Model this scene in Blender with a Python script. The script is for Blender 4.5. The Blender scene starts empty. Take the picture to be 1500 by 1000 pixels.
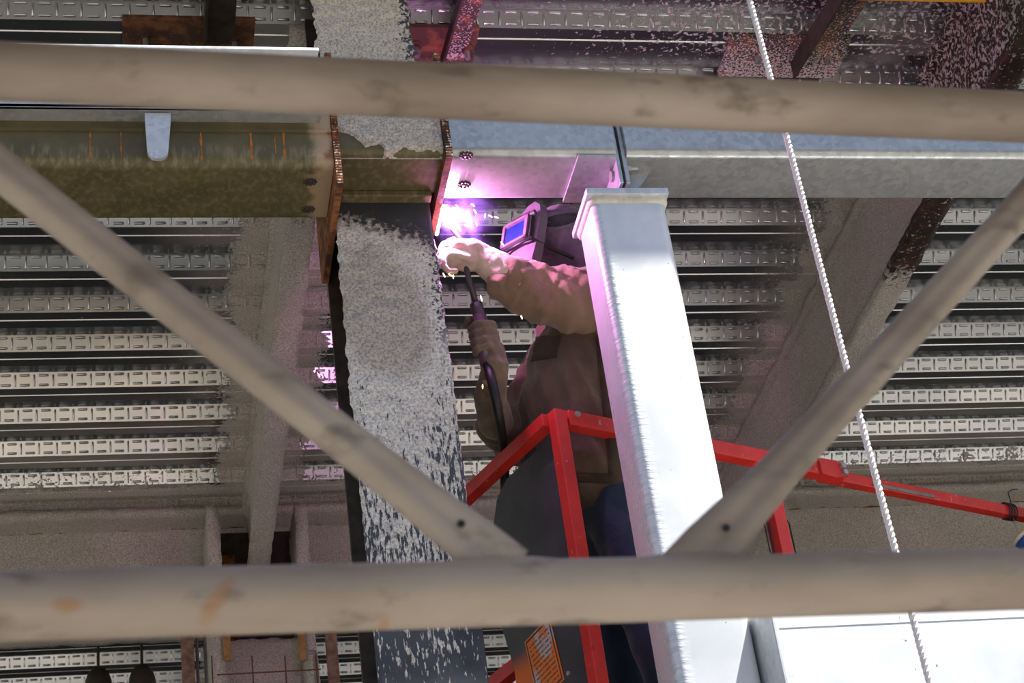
import bpy, bmesh, math, random
from mathutils import Vector, Matrix, noise
random.seed(7)
scene = bpy.context.scene
COL = scene.collection
PI = math.pi

# ------------------------------------------------------------------ camera
FPX = 2900.0                                   # focal length in pixels of a 1500 px wide frame
RX, RY, RZ = [math.radians(a) for a in (-32.18, -13.755, -8.267)]
def _rot(a, ax):
    c, s = math.cos(a), math.sin(a)
    return {'x': Matrix(((1, 0, 0), (0, c, -s), (0, s, c))),
            'y': Matrix(((c, 0, s), (0, 1, 0), (-s, 0, c))),
            'z': Matrix(((c, -s, 0), (s, c, 0), (0, 0, 1)))}[ax]
RM = _rot(RZ, 'z') @ _rot(RX, 'x') @ _rot(RY, 'y') @ Matrix(((1, 0, 0), (0, 0, -1), (0, 1, 0)))
CAM = Vector((0, 0, 1.6))
cd = bpy.data.cameras.new('camera')
cd.sensor_width = 36.0
cd.lens = 36.0 * FPX / 1500.0
cd.clip_start = 0.05
cd.dof.use_dof = True
cd.dof.focus_distance = 6.2
cd.dof.aperture_fstop = 15.0
cam = bpy.data.objects.new('camera', cd)
COL.objects.link(cam)
r, dn, fw = RM[0], RM[1], RM[2]
cam.matrix_world = Matrix(((r[0], -dn[0], -fw[0], CAM[0]), (r[1], -dn[1], -fw[1], CAM[1]),
                           (r[2], -dn[2], -fw[2], CAM[2]), (0, 0, 0, 1)))
scene.camera = cam

# ------------------------------------------------------------------ world, sun, exposure
SUN_DIR = Vector((0.39, -0.15, 1.0)).normalized()
w = bpy.data.worlds.new('world')
scene.world = w
w.use_nodes = True
nt = w.node_tree
nt.nodes.clear()
sky = nt.nodes.new('ShaderNodeTexSky')
sky.sky_type = 'NISHITA'
sky.sun_disc = False
sky.sun_elevation = math.asin(SUN_DIR.z)
sky.sun_rotation = math.atan2(SUN_DIR.x, SUN_DIR.y)
bg = nt.nodes.new('ShaderNodeBackground')
bg.inputs['Strength'].default_value = 0.165
wo = nt.nodes.new('ShaderNodeOutputWorld')
nt.links.new(sky.outputs[0], bg.inputs[0])
nt.links.new(bg.outputs[0], wo.inputs[0])
sd = bpy.data.lights.new('sun', 'SUN')
sd.energy = 20.0
sd.angle = math.radians(0.6)
sd.color = (1.0, 0.95, 0.88)
sun = bpy.data.objects.new('sun', sd)
COL.objects.link(sun)
sun.rotation_euler = SUN_DIR.to_track_quat('Z', 'Y').to_euler()
sun.location = (4, -3, 12)
scene.view_settings.view_transform = 'Standard'
scene.view_settings.look = 'None'
scene.view_settings.gamma = 1.0
scene.view_settings.use_curve_mapping = False
scene.view_settings.exposure = 0.03
scene.cycles.use_denoising = True
scene.cycles.max_bounces = 8
scene.cycles.volume_step_rate = 1.0
scene.cycles.sample_clamp_indirect = 6.0

# ------------------------------------------------------------------ pixel helpers (photo frame 1500 x 1000)
RT = RM.transposed()
def ray(x, y): return RT @ Vector((x - 750, y - 500, FPX))
def atY(x, y, Y):
    d = ray(x, y); return CAM + d * ((Y - CAM.y) / d.y)
def atZ(x, y, Z):
    d = ray(x, y); return CAM + d * ((Z - CAM.z) / d.z)

def cam3(x, y, d): return CAM + RT @ Vector(((x - 750) / FPX * d, (y - 500) / FPX * d, d))

# ------------------------------------------------------------------ materials
class NG:
    def __init__(s, name):
        s.m = bpy.data.materials.new(name); s.m.use_nodes = True
        s.t = s.m.node_tree; s.t.nodes.clear()
        s.out = s.t.nodes.new('ShaderNodeOutputMaterial')
        s.b = s.t.nodes.new('ShaderNodeBsdfPrincipled')
        s.t.links.new(s.b.outputs[0], s.out.inputs[0])
        s._pos = None
    def new(s, k): return s.t.nodes.new(k)
    def put(s, sock, v):
        if isinstance(v, bpy.types.NodeSocket): s.t.links.new(v, sock)
        elif isinstance(v, (tuple, list)) and len(v) == 3 and sock.type == 'RGBA': sock.default_value = (*v, 1)
        else: sock.default_value = v
    def pos(s):
        if s._pos is None: s._pos = s.new('ShaderNodeNewGeometry').outputs['Position']
        return s._pos
    def obj(s): return s.new('ShaderNodeTexCoord').outputs['Object']
    def sep(s, v):
        n = s.new('ShaderNodeSeparateXYZ'); s.put(n.inputs[0], v); return n.outputs
    def math(s, op, a, b=0.0, c=0.0, clamp=False):
        n = s.new('ShaderNodeMath'); n.operation = op; n.use_clamp = clamp
        s.put(n.inputs[0], a); s.put(n.inputs[1], b); s.put(n.inputs[2], c); return n.outputs[0]
    def vmul(s, v, k):
        n = s.new('ShaderNodeVectorMath'); n.operation = 'MULTIPLY'; s.put(n.inputs[0], v); n.inputs[1].default_value = k; return n.outputs[0]
    def noise(s, scale, v=None, detail=4.0, rough=0.55, dist=0.0, stretch=None):
        n = s.new('ShaderNodeTexNoise')
        v = v if v is not None else s.pos()
        if stretch: v = s.vmul(v, stretch)
        s.put(n.inputs['Vector'], v)
        n.inputs['Scale'].default_value = scale; n.inputs['Detail'].default_value = detail
        n.inputs['Roughness'].default_value = rough; n.inputs['Distortion'].default_value = dist
        return n.outputs[0]
    def voro(s, scale, v=None, feat='F1', out=0):
        n = s.new('ShaderNodeTexVoronoi'); n.feature = feat
        s.put(n.inputs['Vector'], v if v is not None else s.pos()); n.inputs['Scale'].default_value = scale
        return n.outputs[out]
    def smooth(s, v, a, b, lo=0.0, hi=1.0):
        n = s.new('ShaderNodeMapRange'); n.interpolation_type = 'SMOOTHSTEP'
        s.put(n.inputs[0], v)
        if a > b: a, b, lo, hi = b, a, hi, lo
        n.inputs[1].default_value = a; n.inputs[2].default_value = b; n.inputs[3].default_value = lo; n.inputs[4].default_value = hi
        return n.outputs[0]
    def mix(s, f, a, b):
        n = s.new('ShaderNodeMix'); n.data_type = 'RGBA'
        s.put(n.inputs[0], f); s.put(n.inputs[6], a); s.put(n.inputs[7], b); return n.outputs[2]
    def mixf(s, f, a, b):
        n = s.new('ShaderNodeMix'); n.data_type = 'FLOAT'
        s.put(n.inputs[0], f); s.put(n.inputs[2], a); s.put(n.inputs[3], b); return n.outputs[0]
    def bump(s, h, strength=0.5, dist=0.01):
        n = s.new('ShaderNodeBump'); s.put(n.inputs['Height'], h); n.inputs['Strength'].default_value = strength
        n.inputs['Distance'].default_value = dist; s.t.links.new(n.outputs[0], s.b.inputs['Normal'])
    def fin(s, col=None, rough=None, metal=None, **kw):
        if col is not None: s.put(s.b.inputs['Base Color'], col)
        if rough is not None: s.put(s.b.inputs['Roughness'], rough)
        if metal is not None: s.put(s.b.inputs['Metallic'], metal)
        for k, v in kw.items(): s.put(s.b.inputs[k.replace('_', ' ')], v)
        return s.m

SPRAY_A, SPRAY_B = (0.33, 0.295, 0.255), (0.84, 0.775, 0.70)
def spray_nodes(g, scale=1.0):
    """colour and height of the rough sprayed-on fireproofing"""
    n1 = g.noise(150 * scale, detail=4, rough=0.7)
    n2 = g.noise(3.0, detail=3)
    c = g.mix(g.smooth(n1, 0.30, 0.68), SPRAY_A, SPRAY_B)
    c = g.mix(g.smooth(n2, 0.35, 0.75, 0, 0.35), c, (0.48, 0.43, 0.385))
    return c, n1

def mat_spray(name='sprayed_fireproofing'):
    g = NG(name); c, h = spray_nodes(g)
    g.bump(h, 0.9, 0.012); return g.fin(c, 0.95, 0.0)

def mat_galv(name, base=(0.58, 0.61, 0.64), dark=(0.44, 0.47, 0.50), rough=0.45, metal=0.35, scratches=True):
    g = NG(name)
    sp = g.voro(55, feat='F1', out=1)
    sx = g.sep(sp)
    c = g.mix(sx[0], dark, base)
    big = g.noise(4, detail=4)
    c = g.mix(g.smooth(big, 0.35, 0.7, 0, 0.45), c, tuple(v * 1.12 for v in base))
    if scratches:
        sc = g.noise(40, detail=3, stretch=(0.25, 1, 2.5))
        c = g.mix(g.smooth(sc, 0.66, 0.78, 0, 0.5), c, (0.75, 0.77, 0.78))
        dk = g.noise(130, detail=2)
        c = g.mix(g.smooth(dk, 0.74, 0.80, 0, 0.6), c, (0.12, 0.12, 0.12))
    rr = g.math('ADD', g.math('MULTIPLY', sx[1], 0.14), rough - 0.05)
    g.bump(big, 0.08, 0.01)
    return g.fin(c, rr, metal)

def mat_rust(name='rusted_plate', fleck=0.0):
    g = NG(name)
    n = g.noise(28, detail=6, rough=0.7)
    c = g.mix(g.smooth(n, 0.35, 0.65), (0.06, 0.021, 0.009), (0.30, 0.11, 0.035))
    n2 = g.noise(8, detail=4)
    c = g.mix(g.smooth(n2, 0.52, 0.68), c, (0.045, 0.022, 0.014))
    if fleck:
        f = g.noise(70, detail=3)
        c = g.mix(g.smooth(f, 0.66 - fleck * 0.2, 0.70 - fleck * 0.2), c, (0.55, 0.49, 0.46))
    g.bump(n, 0.5, 0.006)
    return g.fin(c, 0.85, 0.1)

def mat_simple(name, col, rough=0.6, metal=0.0, var=0.25, scale=18, bump=0.15, **kw):
    g = NG(name)
    n = g.noise(scale, detail=5, rough=0.6)
    c = g.mix(g.smooth(n, 0.3, 0.7), tuple(v * (1 - var) for v in col), tuple(min(1, v * (1 + var)) for v in col))
    if bump: g.bump(n, bump, 0.005)
    return g.fin(c, rough, metal, **kw)

def mat_olive(name='olive_primer_paint', ends=True):
    g = NG(name)
    x, y, z = g.sep(g.pos())
    n = g.noise(9, detail=5)
    c = g.mix(g.smooth(n, 0.3, 0.7), (0.075, 0.064, 0.026), (0.115, 0.098, 0.042))
    # scuffed yellowish band along the rounded lower corner
    s = g.noise(38, detail=4, stretch=(1.4, 1, 0.3))
    band = g.math('MULTIPLY', g.smooth(z, 5.33, 5.37), g.smooth(z, 5.44, 5.40))
    c = g.mix(g.math('MULTIPLY', g.math('MULTIPLY', band, g.smooth(s, 0.45, 0.65)), 0.6), c, (0.24, 0.20, 0.11))
    if not ends:
        g.bump(n, 0.1, 0.004); return g.fin(c, 0.5, 0.05)
    # bare, heat-tinted metal at the welded right end
    e = g.math('ADD', x, g.math('MULTIPLY', g.noise(14), 0.12))
    c = g.mix(g.math('MULTIPLY', g.smooth(e, 0.67, 0.72), 0.8), c, (0.42, 0.31, 0.20))
    r = g.math('MULTIPLY', g.smooth(e, 0.735, 0.755), g.math('MULTIPLY', g.smooth(z, 5.365, 5.385), g.smooth(z, 5.49, 5.47)))
    c = g.mix(g.math('MULTIPLY', r, 0.9), c, (0.22, 0.07, 0.02))
    g.bump(n, 0.1, 0.004)
    return g.fin(c, 0.5, 0.05)

def mat_deck():
    g = NG('galvanised_deck_metal')
    p = g.pos(); x, y, z = g.sep(p)
    n = g.noise(3, detail=4, stretch=(0.5, 1.5, 1.5))
    metal_c = g.mix(g.smooth(n, 0.3, 0.7), (0.46, 0.48, 0.49), (0.60, 0.61, 0.60))
    sc, sh = spray_nodes(g)
    edge = g.math('ADD', g.math('MULTIPLY', g.math('SUBTRACT', g.noise(7, detail=5, rough=0.6), 0.5), 0.28),
                  g.math('MULTIPLY', g.math('SUBTRACT', g.noise(75, detail=3), 0.5), 0.16))
    def zone(d, width):          # d: signed distance outside the zone
        return g.smooth(g.math('ADD', d, edge), width * 0.15, -width * 0.15)
    dl = g.math('SUBTRACT', g.math('ABSOLUTE', g.math('SUBTRACT', x, 0.755)), 0.20)
    dr = g.math('SUBTRACT', g.math('ABSOLUTE', g.math('SUBTRACT', x, g.math('SUBTRACT', 3.17, g.math('MULTIPLY', g.math('SUBTRACT', y, 6.6), 0.0)))), 0.11)
    dr = g.math('ADD', dr, g.math('MULTIPLY', g.smooth(y, 6.05, 5.85), 0.5))
    dl = g.math('ADD', dl, g.math('MULTIPLY', g.smooth(y, 5.9, 5.6), 0.5))
    dg = g.math('SUBTRACT', 0.17, g.math('SUBTRACT', y, 8.58))
    dg = g.math('MAXIMUM', dg, g.math('SUBTRACT', y, 9.45))
    m = g.math('MAXIMUM', zone(dl, 0.12), g.math('MAXIMUM', zone(dr, 0.12), zone(dg, 0.05)))
    # loose overspray flecks in the bay near the facade
    fl = g.noise(70, detail=3, rough=0.6, stretch=(0.8, 0.9, 0.9))
    near = g.math('MULTIPLY', g.smooth(y, 5.75, 5.45), g.smooth(x, 1.2, 2.2))
    thr = g.math('SUBTRACT', g.math('SUBTRACT', 0.80, g.math('MULTIPLY', near, 0.165)), g.math('MULTIPLY', g.noise(3.5), 0.10))
    # flecks thicken towards the sprayed beams
    prox = g.math('MAXIMUM', g.smooth(dl, 0.30, 0.0), g.math('MAXIMUM', g.smooth(dr, 0.40, 0.0), g.smooth(dg, 0.25, 0.0)))
    thr = g.math('SUBTRACT', thr, g.math('MULTIPLY', prox, 0.13))
    fm = g.smooth(g.math('SUBTRACT', fl, thr), -0.01, 0.015)
    c = g.mix(fm, metal_c, (0.55, 0.50, 0.48))
    mm = g.math('MAXIMUM', m, fm)
    c = g.mix(m, c, sc)
    g.bump(g.math('MULTIPLY', g.math('ADD', sh, 0.3), mm), 0.7, 0.012)
    return g.fin(c, g.mixf(mm, 0.24, 0.95), g.mixf(mm, 0.95, 0.0))

def mat_column():
    """steel column: dark primer under peeling sprayed coat (front face)"""
    g = NG('flaking_fireproofed_steel')
    p = g.pos(); x, y, z = g.sep(p)
    sc, sh = spray_nodes(g, 0.8)
    nb = g.noise(5, detail=3)
    sc = g.mix(0.6, sc, g.mix(g.smooth(sh, 0.33, 0.62), (0.42, 0.40, 0.375), (0.92, 0.89, 0.85)))
    # grimy brownish patch high on the shaft
    dx = g.math('DIVIDE', g.math('SUBTRACT', x, g.math('ADD', 0.83, g.math('MULTIPLY', g.math('SUBTRACT', 5.05, z), 0.10))), 0.15)
    dz = g.math('DIVIDE', g.math('SUBTRACT', z, 4.98), 0.27)
    rr = g.math('ADD', g.math('ADD', g.math('MULTIPLY', dx, dx), g.math('MULTIPLY', dz, dz)), g.math('MULTIPLY', g.math('SUBTRACT', nb, 0.5), 1.2))
    sc = g.mix(g.smooth(rr, 1.25, 0.5, 0, 0.72), sc, g.mix(g.smooth(sh, 0.35, 0.6), (0.22, 0.19, 0.155), (0.47, 0.41, 0.35)))
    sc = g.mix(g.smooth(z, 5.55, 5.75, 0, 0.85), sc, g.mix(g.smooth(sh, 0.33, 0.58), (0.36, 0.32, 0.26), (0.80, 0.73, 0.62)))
    pn = g.noise(6, detail=4)
    dark = g.mix(g.smooth(pn, 0.35, 0.7), (0.028, 0.030, 0.036), (0.062, 0.068, 0.082))
    # coat coverage by height: bare band under the bracket, full, then flaking in vertical streaks
    f1 = g.noise(60, detail=4, rough=0.7)
    f2 = g.noise(60, detail=4, rough=0.62, stretch=(1.9, 1, 0.40))
    f3 = g.noise(9, detail=3)
    top = g.smooth(g.math('ADD', z, g.math('ADD', g.math('MULTIPLY', g.math('SUBTRACT', f1, 0.5), 0.30), g.math('MULTIPLY', g.math('SUBTRACT', x, 0.88), 0.35))), 5.315, 5.255)
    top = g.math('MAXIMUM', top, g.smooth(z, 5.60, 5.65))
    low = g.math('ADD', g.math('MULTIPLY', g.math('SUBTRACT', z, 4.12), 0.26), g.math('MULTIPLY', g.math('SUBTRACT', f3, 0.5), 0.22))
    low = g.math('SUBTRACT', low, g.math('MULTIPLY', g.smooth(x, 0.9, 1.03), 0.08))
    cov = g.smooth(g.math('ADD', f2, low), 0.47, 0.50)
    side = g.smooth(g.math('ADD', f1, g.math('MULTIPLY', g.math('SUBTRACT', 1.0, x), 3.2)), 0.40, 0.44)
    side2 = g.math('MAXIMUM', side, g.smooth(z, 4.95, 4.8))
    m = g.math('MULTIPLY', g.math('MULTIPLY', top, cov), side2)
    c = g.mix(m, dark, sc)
    g.bump(g.math('MULTIPLY', m, g.math('ADD', 0.5, sh)), 0.85, 0.010)
    return g.fin(c, g.mixf(m, 0.55, 0.95), 0.0)

def mat_beam_web(name, edge_y, ft=0.60):
    """sprayed beam whose near stretch is still bare dark, rusty steel with flecks"""
    g = NG(name)
    p = g.pos(); x, y, z = g.sep(p)
    sc, sh = spray_nodes(g)
    f = g.noise(55, detail=4, rough=0.65)
    rn = g.noise(20, detail=5)
    bare = g.mix(g.smooth(rn, 0.4, 0.65), (0.016, 0.011, 0.009), (0.055, 0.024, 0.014))
    m = g.smooth(g.math('ADD', y, g.math('MULTIPLY', g.math('SUBTRACT', f, 0.5), 0.6)), edge_y - 0.05, edge_y + 0.05)
    fl = g.math('MULTIPLY', g.smooth(f, ft, ft + 0.04), 0.9)
    m = g.math('MAXIMUM', m, fl)
    c = g.mix(m, bare, sc)
    g.bump(g.math('MULTIPLY', m, g.math('ADD', 0.4, sh)), 0.9, 0.012)
    return g.fin(c, g.mixf(m, 0.6, 0.95), 0.0)

def mat_flecked(name, base=(0.05, 0.035, 0.028), amount=0.5):
    g = NG(name)
    f = g.noise(120, detail=4, rough=0.65)
    p = g.sep(g.pos())
    grad = g.smooth(p[1], 5.30, 5.55, 0.0, 0.09)
    m = g.smooth(g.math('ADD', f, grad), 0.62 - 0.14 * amount, 0.66 - 0.14 * amount)
    rn = g.noise(16, detail=5)
    b = g.mix(g.smooth(rn, 0.45, 0.65), base, (0.20, 0.075, 0.03))
    c = g.mix(m, b, (0.56, 0.50, 0.48))
    g.bump(m, 0.5, 0.006)
    return g.fin(c, 0.85, 0.0)

def mat_paint(name, col, chip=(0.35, 0.33, 0.32), amount=0.5, rough=0.42):
    g = NG(name)
    n = g.noise(12, detail=4)
    c = g.mix(g.smooth(n, 0.3, 0.7), tuple(v * 0.78 for v in col), col)
    ch = g.noise(48, detail=5, rough=0.7, stretch=(1, 1, 0.6))
    c = g.mix(g.smooth(ch, 0.70 - 0.06 * amount, 0.73 - 0.06 * amount), c, chip)
    dk = g.noise(23, detail=4)
    c = g.mix(g.smooth(dk, 0.66, 0.74, 0, 0.7), c, tuple(v * 0.25 for v in col))
    g.bump(ch, 0.12, 0.003)
    return g.fin(c, rough, 0.0)

def mat_scaffold():
    g = NG('weathered_scaffold_tube')
    n = g.noise(7, detail=5, stretch=(0.35, 1, 1))
    c = g.mix(g.smooth(n, 0.3, 0.7), (0.235, 0.188, 0.15), (0.43, 0.37, 0.31))
    n2 = g.noise(30, detail=4, stretch=(0.5, 1, 1))
    c = g.mix(g.smooth(n2, 0.56, 0.72, 0, 0.7), c, (0.13, 0.105, 0.085))
    x, y, z = g.sep(g.pos())
    nn = g.noise(60, detail=3)
    for (px, py, rx, rz, sl) in ((318, 884, .009, .018, -.6), (571, 893, .006, .010, 0), (100, 926, .012, .006, 0)):
        a = cam3(px, py, 1.37)
        dz = g.math('SUBTRACT', z, a.z); dx = g.math('ADD', g.math('SUBTRACT', x, a.x), g.math('MULTIPLY', dz, sl))
        e = g.math('ADD', g.math('POWER', g.math('DIVIDE', dx, rx), 2), g.math('POWER', g.math('DIVIDE', dz, rz), 2))
        e = g.math('ADD', e, g.math('MULTIPLY', nn, 1.2))
        c = g.mix(g.smooth(e, 1.8, 0.3, 0, 0.6), c, (0.36, 0.15, 0.035))
    g.bump(n2, 0.15, 0.003)
    return g.fin(c, 0.62, 0.25)

def mat_cloth(name, a, b, scale=6, rough=0.9, weave=420, bump=0.35):
    g = NG(name)
    n = g.noise(scale, detail=5, rough=0.6)
    c = g.mix(g.smooth(n, 0.3, 0.72), a, b)
    wv = g.noise(weave, detail=2)
    f = g.noise(scale * 4, detail=4, dist=0.6)
    g.bump(g.math('ADD', g.math('MULTIPLY', wv, 0.12), f), bump, 0.012)
    return g.fin(c, rough, 0.0, Sheen_Weight=0.25)

def mat_emit(name, col, strength):
    g = NG(name)
    return g.fin(col, 0.5, 0.0, Emission_Color=col, Emission_Strength=strength)

def mat_placard():
    g = NG('scuffed_warning_placard')
    u, v, wz = g.sep(g.obj())
    # frame and lines of fine print in the sticker's own plane (u along, v up), spray-painted orange over white
    ln = g.math('FRACT', g.math('MULTIPLY', v, 62.0))
    brk = g.noise(160, v=g.obj(), detail=1, stretch=(1, 0.35, 1))
    txt = g.math('MULTIPLY', g.smooth(ln, 0.60, 0.66), g.smooth(brk, 0.40, 0.44))
    ins = g.math('MULTIPLY', g.smooth(g.math('ABSOLUTE', u), 0.070, 0.069), g.smooth(g.math('ABSOLUTE', v), 0.105, 0.104))
    inn = g.math('MULTIPLY', g.smooth(g.math('ABSOLUTE', u), 0.064, 0.063), g.smooth(g.math('ABSOLUTE', v), 0.098, 0.097))
    txt = g.math('MULTIPLY', txt, g.math('MULTIPLY', g.smooth(g.math('ABSOLUTE', u), 0.056, 0.055), g.smooth(g.math('ABSOLUTE', v), 0.090, 0.089)))
    sp = g.noise(14, v=g.obj(), detail=3, stretch=(1, 0.4, 1))
    c = g.mix(g.smooth(sp, 0.40, 0.50), (0.62, 0.58, 0.54), (0.95, 0.22, 0.01))
    c = g.mix(g.math('SUBTRACT', ins, inn), c, (0.02, 0.02, 0.02))
    c = g.mix(g.math('MULTIPLY', txt, 0.85), c, (0.05, 0.03, 0.03))
    return g.fin(c, 0.5, 0.0)

def mat_panel():
    g = NG('dark_panel_with_orange_overspray')
    p = g.pos(); x, y, z = g.sep(p)
    n = g.noise(7, detail=4)
    c = g.mix(g.smooth(n, 0.3, 0.7), (0.028, 0.028, 0.032), (0.05, 0.05, 0.056))
    s = g.noise(9, detail=3, stretch=(1.6, 1.6, 0.55))
    b = g.math('SUBTRACT', y, 5.12)
    reach = g.math('MULTIPLY', g.smooth(z, 4.02, 3.93), g.smooth(b, 0.16, 0.24))
    c = g.mix(g.math('MULTIPLY', g.smooth(s, 0.42, 0.52), reach), c, (0.90, 0.17, 0.01))
    d = g.noise(120, detail=2)
    c = g.mix(g.smooth(d, 0.74, 0.78, 0, 0.6), c, (0.35, 0.34, 0.33))
    return g.fin(c, 0.45, 0.0)

M = {}
M['spray'] = mat_spray()
M['galv'] = mat_galv('hot_dip_galvanised_steel')
M['galv_beam'] = mat_galv('galvanised_beam_steel', (0.46, 0.48, 0.48), (0.33, 0.35, 0.36), 0.38, 0.55)
M['galv_dull'] = mat_galv('dull_zinc_weld', (0.62, 0.60, 0.55), (0.48, 0.46, 0.42), 0.6, 0.1, False)
M['rust'] = mat_rust()
M['rust_fleck'] = mat_rust('rusted_plate_with_flecks', 0.5)
M['olive'] = mat_olive()
M['olive_plain'] = mat_olive('olive_primer_paint_plain', False)
M['deck'] = mat_deck()
M['column'] = mat_column()
M['web_l'] = mat_beam_web('sprayed_beam_bare_near_end', 5.85)
M['web_r'] = mat_beam_web('sprayed_beam_dark_near_flange', 6.28)
M['web_r2'] = mat_beam_web('sprayed_beam_web_flecked_near', 5.75, 0.50)
M['fleck'] = mat_flecked('flecked_bracket_steel', amount=0.45)
M['fleck_lo'] = mat_flecked('rusty_bracket_steel', (0.06, 0.028, 0.016), -0.6)
M['dark_steel'] = mat_simple('dark_mill_steel', (0.045, 0.033, 0.026), 0.6, 0.2, 0.4)
M['bolt'] = mat_simple('zinc_bolt', (0.38, 0.38, 0.37), 0.4, 0.7, 0.2)
M['black'] = mat_simple('black_rubber', (0.012, 0.012, 0.013), 0.5)
M['dark_plastic'] = mat_simple('dark_grey_plastic', (0.045, 0.04, 0.05), 0.45)
M['red'] = mat_paint('chipped_red_paint', (0.62, 0.030, 0.022), amount=0.95)
M['scaffold'] = mat_scaffold()
M['wood'] = mat_simple('weathered_timber', (0.17, 0.105, 0.065), 0.85, 0, 0.4, 25, 0.3)
M['plank'] = mat_simple('shade_board_timber', (0.30, 0.22, 0.14), 0.85, 0, 0.3, 12, 0.2)
M['tan_wood'] = mat_simple('tan_timber_strip', (0.30, 0.17, 0.06), 0.85, 0, 0.3, 22, 0.2)
M['rope'] = mat_simple('white_braided_rope', (0.62, 0.60, 0.62), 0.8, 0, 0.12, 60, 0.2)
M['yellow'] = mat_simple('yellow_coated_bar', (0.72, 0.42, 0.02), 0.45, 0, 0.1)
M['jacket'] = mat_cloth('brown_canvas_jacket', (0.085, 0.052, 0.030), (0.150, 0.098, 0.062))
M['sleeve'] = mat_cloth('tan_canvas_sleeve', (0.17, 0.105, 0.062), (0.27, 0.18, 0.115))
M['glove'] = mat_cloth('pale_leather_glove', (0.42, 0.33, 0.26), (0.62, 0.52, 0.43), 9)
M['glove_dark'] = mat_cloth('dark_leather_glove', (0.105, 0.075, 0.048), (0.20, 0.145, 0.095), 9)  # darker leather tone for the lower glove
M['jeans'] = mat_cloth('dark_blue_denim', (0.012, 0.020, 0.045), (0.030, 0.052, 0.105), 5)
M['hood'] = mat_cloth('violet_lit_hood_fabric', (0.09, 0.060, 0.095), (0.19, 0.13, 0.20), 9)  # base lifted and tinted violet to carry the arc's light
M['hood_dark'] = mat_cloth('black_fabric_crown', (0.012, 0.008, 0.014), (0.03, 0.02, 0.034), 9)
M['shield'] = mat_simple('charcoal_helmet_shell', (0.16, 0.12, 0.16), 0.35, 0, 0.15, 30, 0.05)
M['lens'] = mat_simple('dark_blue_welding_lens', (0.015, 0.03, 0.20), 0.08, 0.0, 0.2, 20, 0.0)
M['skin'] = mat_simple('skin', (0.45, 0.28, 0.20), 0.6)
M['leather'] = mat_simple('brown_boot_leather', (0.10, 0.06, 0.035), 0.6)
M['panel'] = mat_panel()
M['placard'] = mat_placard()
M['plastic_clear'] = NG('smoky_clear_torch_grip').fin((0.22, 0.12, 0.20), 0.25, 0.0, Transmission_Weight=0.35)
M['lamp_shade'] = mat_simple('olive_black_enamel', (0.040, 0.036, 0.024), 0.5)
M['conduit'] = mat_simple('grey_conduit', (0.22, 0.20, 0.17), 0.5, 0.4)
M['rebar'] = mat_simple('rusty_wire', (0.12, 0.045, 0.02), 0.8, 0.2)
M['bucket'] = mat_simple('white_bucket_plastic', (0.70, 0.70, 0.70), 0.4, 0, 0.05, 10, 0.0)
M['bucket_blue'] = mat_simple('blue_bucket_label', (0.01, 0.07, 0.30), 0.4, 0, 0.1, 10, 0.0)
M['bucket_yellow'] = mat_simple('yellow_bucket_label', (0.75, 0.42, 0.03), 0.4, 0, 0.1, 10, 0.0)
M['drip'] = mat_simple('orange_rust_run', (0.36, 0.12, 0.02), 0.85, 0, 0.4, 40, 0.2)
M['concrete'] = mat_simple('site_ground', (0.15, 0.14, 0.127), 0.9, 0, 0.15, 3, 0.1)
M['dark_slab'] = mat_simple('dark_floor_slab', (0.045, 0.043, 0.042), 0.8, 0, 0.2, 3, 0.1)
M['slab'] = mat_simple('grey_concrete_slab', (0.30, 0.29, 0.27), 0.9, 0, 0.15, 3, 0.1)

# ------------------------------------------------------------------ mesh helpers
def mk(name, bm, mat, parent=None, smooth=False, recalc=True):
    if recalc: bmesh.ops.recalc_face_normals(bm, faces=bm.faces)
    me = bpy.data.meshes.new(name)
    bm.to_mesh(me); bm.free()
    mats = mat if isinstance(mat, list) else [mat]
    for m in mats: me.materials.append(M[m])
    o = bpy.data.objects.new(name, me)
    COL.objects.link(o)
    if smooth:
        me.polygons.foreach_set('use_smooth', [True] * len(me.polygons))
    if parent is not None: o.parent = parent
    return o

def tag(o, label, cat, group=None):
    o['label'] = label; o['category'] = cat
    if group: o['group'] = group
    return o

def empty(name, label, cat, group=None):
    o = bpy.data.objects.new(name, None); COL.objects.link(o)
    o.empty_display_size = 0.1
    return tag(o, label, cat, group)

def smooth_by_angle(o, deg=40):
    me = o.data
    me.polygons.foreach_set('use_smooth', [True] * len(me.polygons))
    bm = bmesh.new(); bm.from_mesh(me)
    for e in bm.edges:
        if len(e.link_faces) == 2 and e.calc_face_angle(0) > math.radians(deg): e.smooth = False
    bm.to_mesh(me); bm.free()

def box(bm, lo, hi, bev=0.0, rot=None, about=None):
    vs = []
    for x in (lo[0], hi[0]):
        for y in (lo[1], hi[1]):
            for z in (lo[2], hi[2]):
                v = Vector((x, y, z))
                if rot is not None: v = about + rot @ (v - about)
                vs.append(bm.verts.new(v))
    fs = []
    for q in ((0, 1, 3, 2), (4, 6, 7, 5), (0, 4, 5, 1), (2, 3, 7, 6), (0, 2, 6, 4), (1, 5, 7, 3)):
        fs.append(bm.faces.new([vs[i] for i in q]))
    if bev > 0:
        es = list({e for f in fs for e in f.edges})
        bmesh.ops.bevel(bm, geom=es, offset=bev, segments=2, affect='EDGES', profile=0.5)

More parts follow.
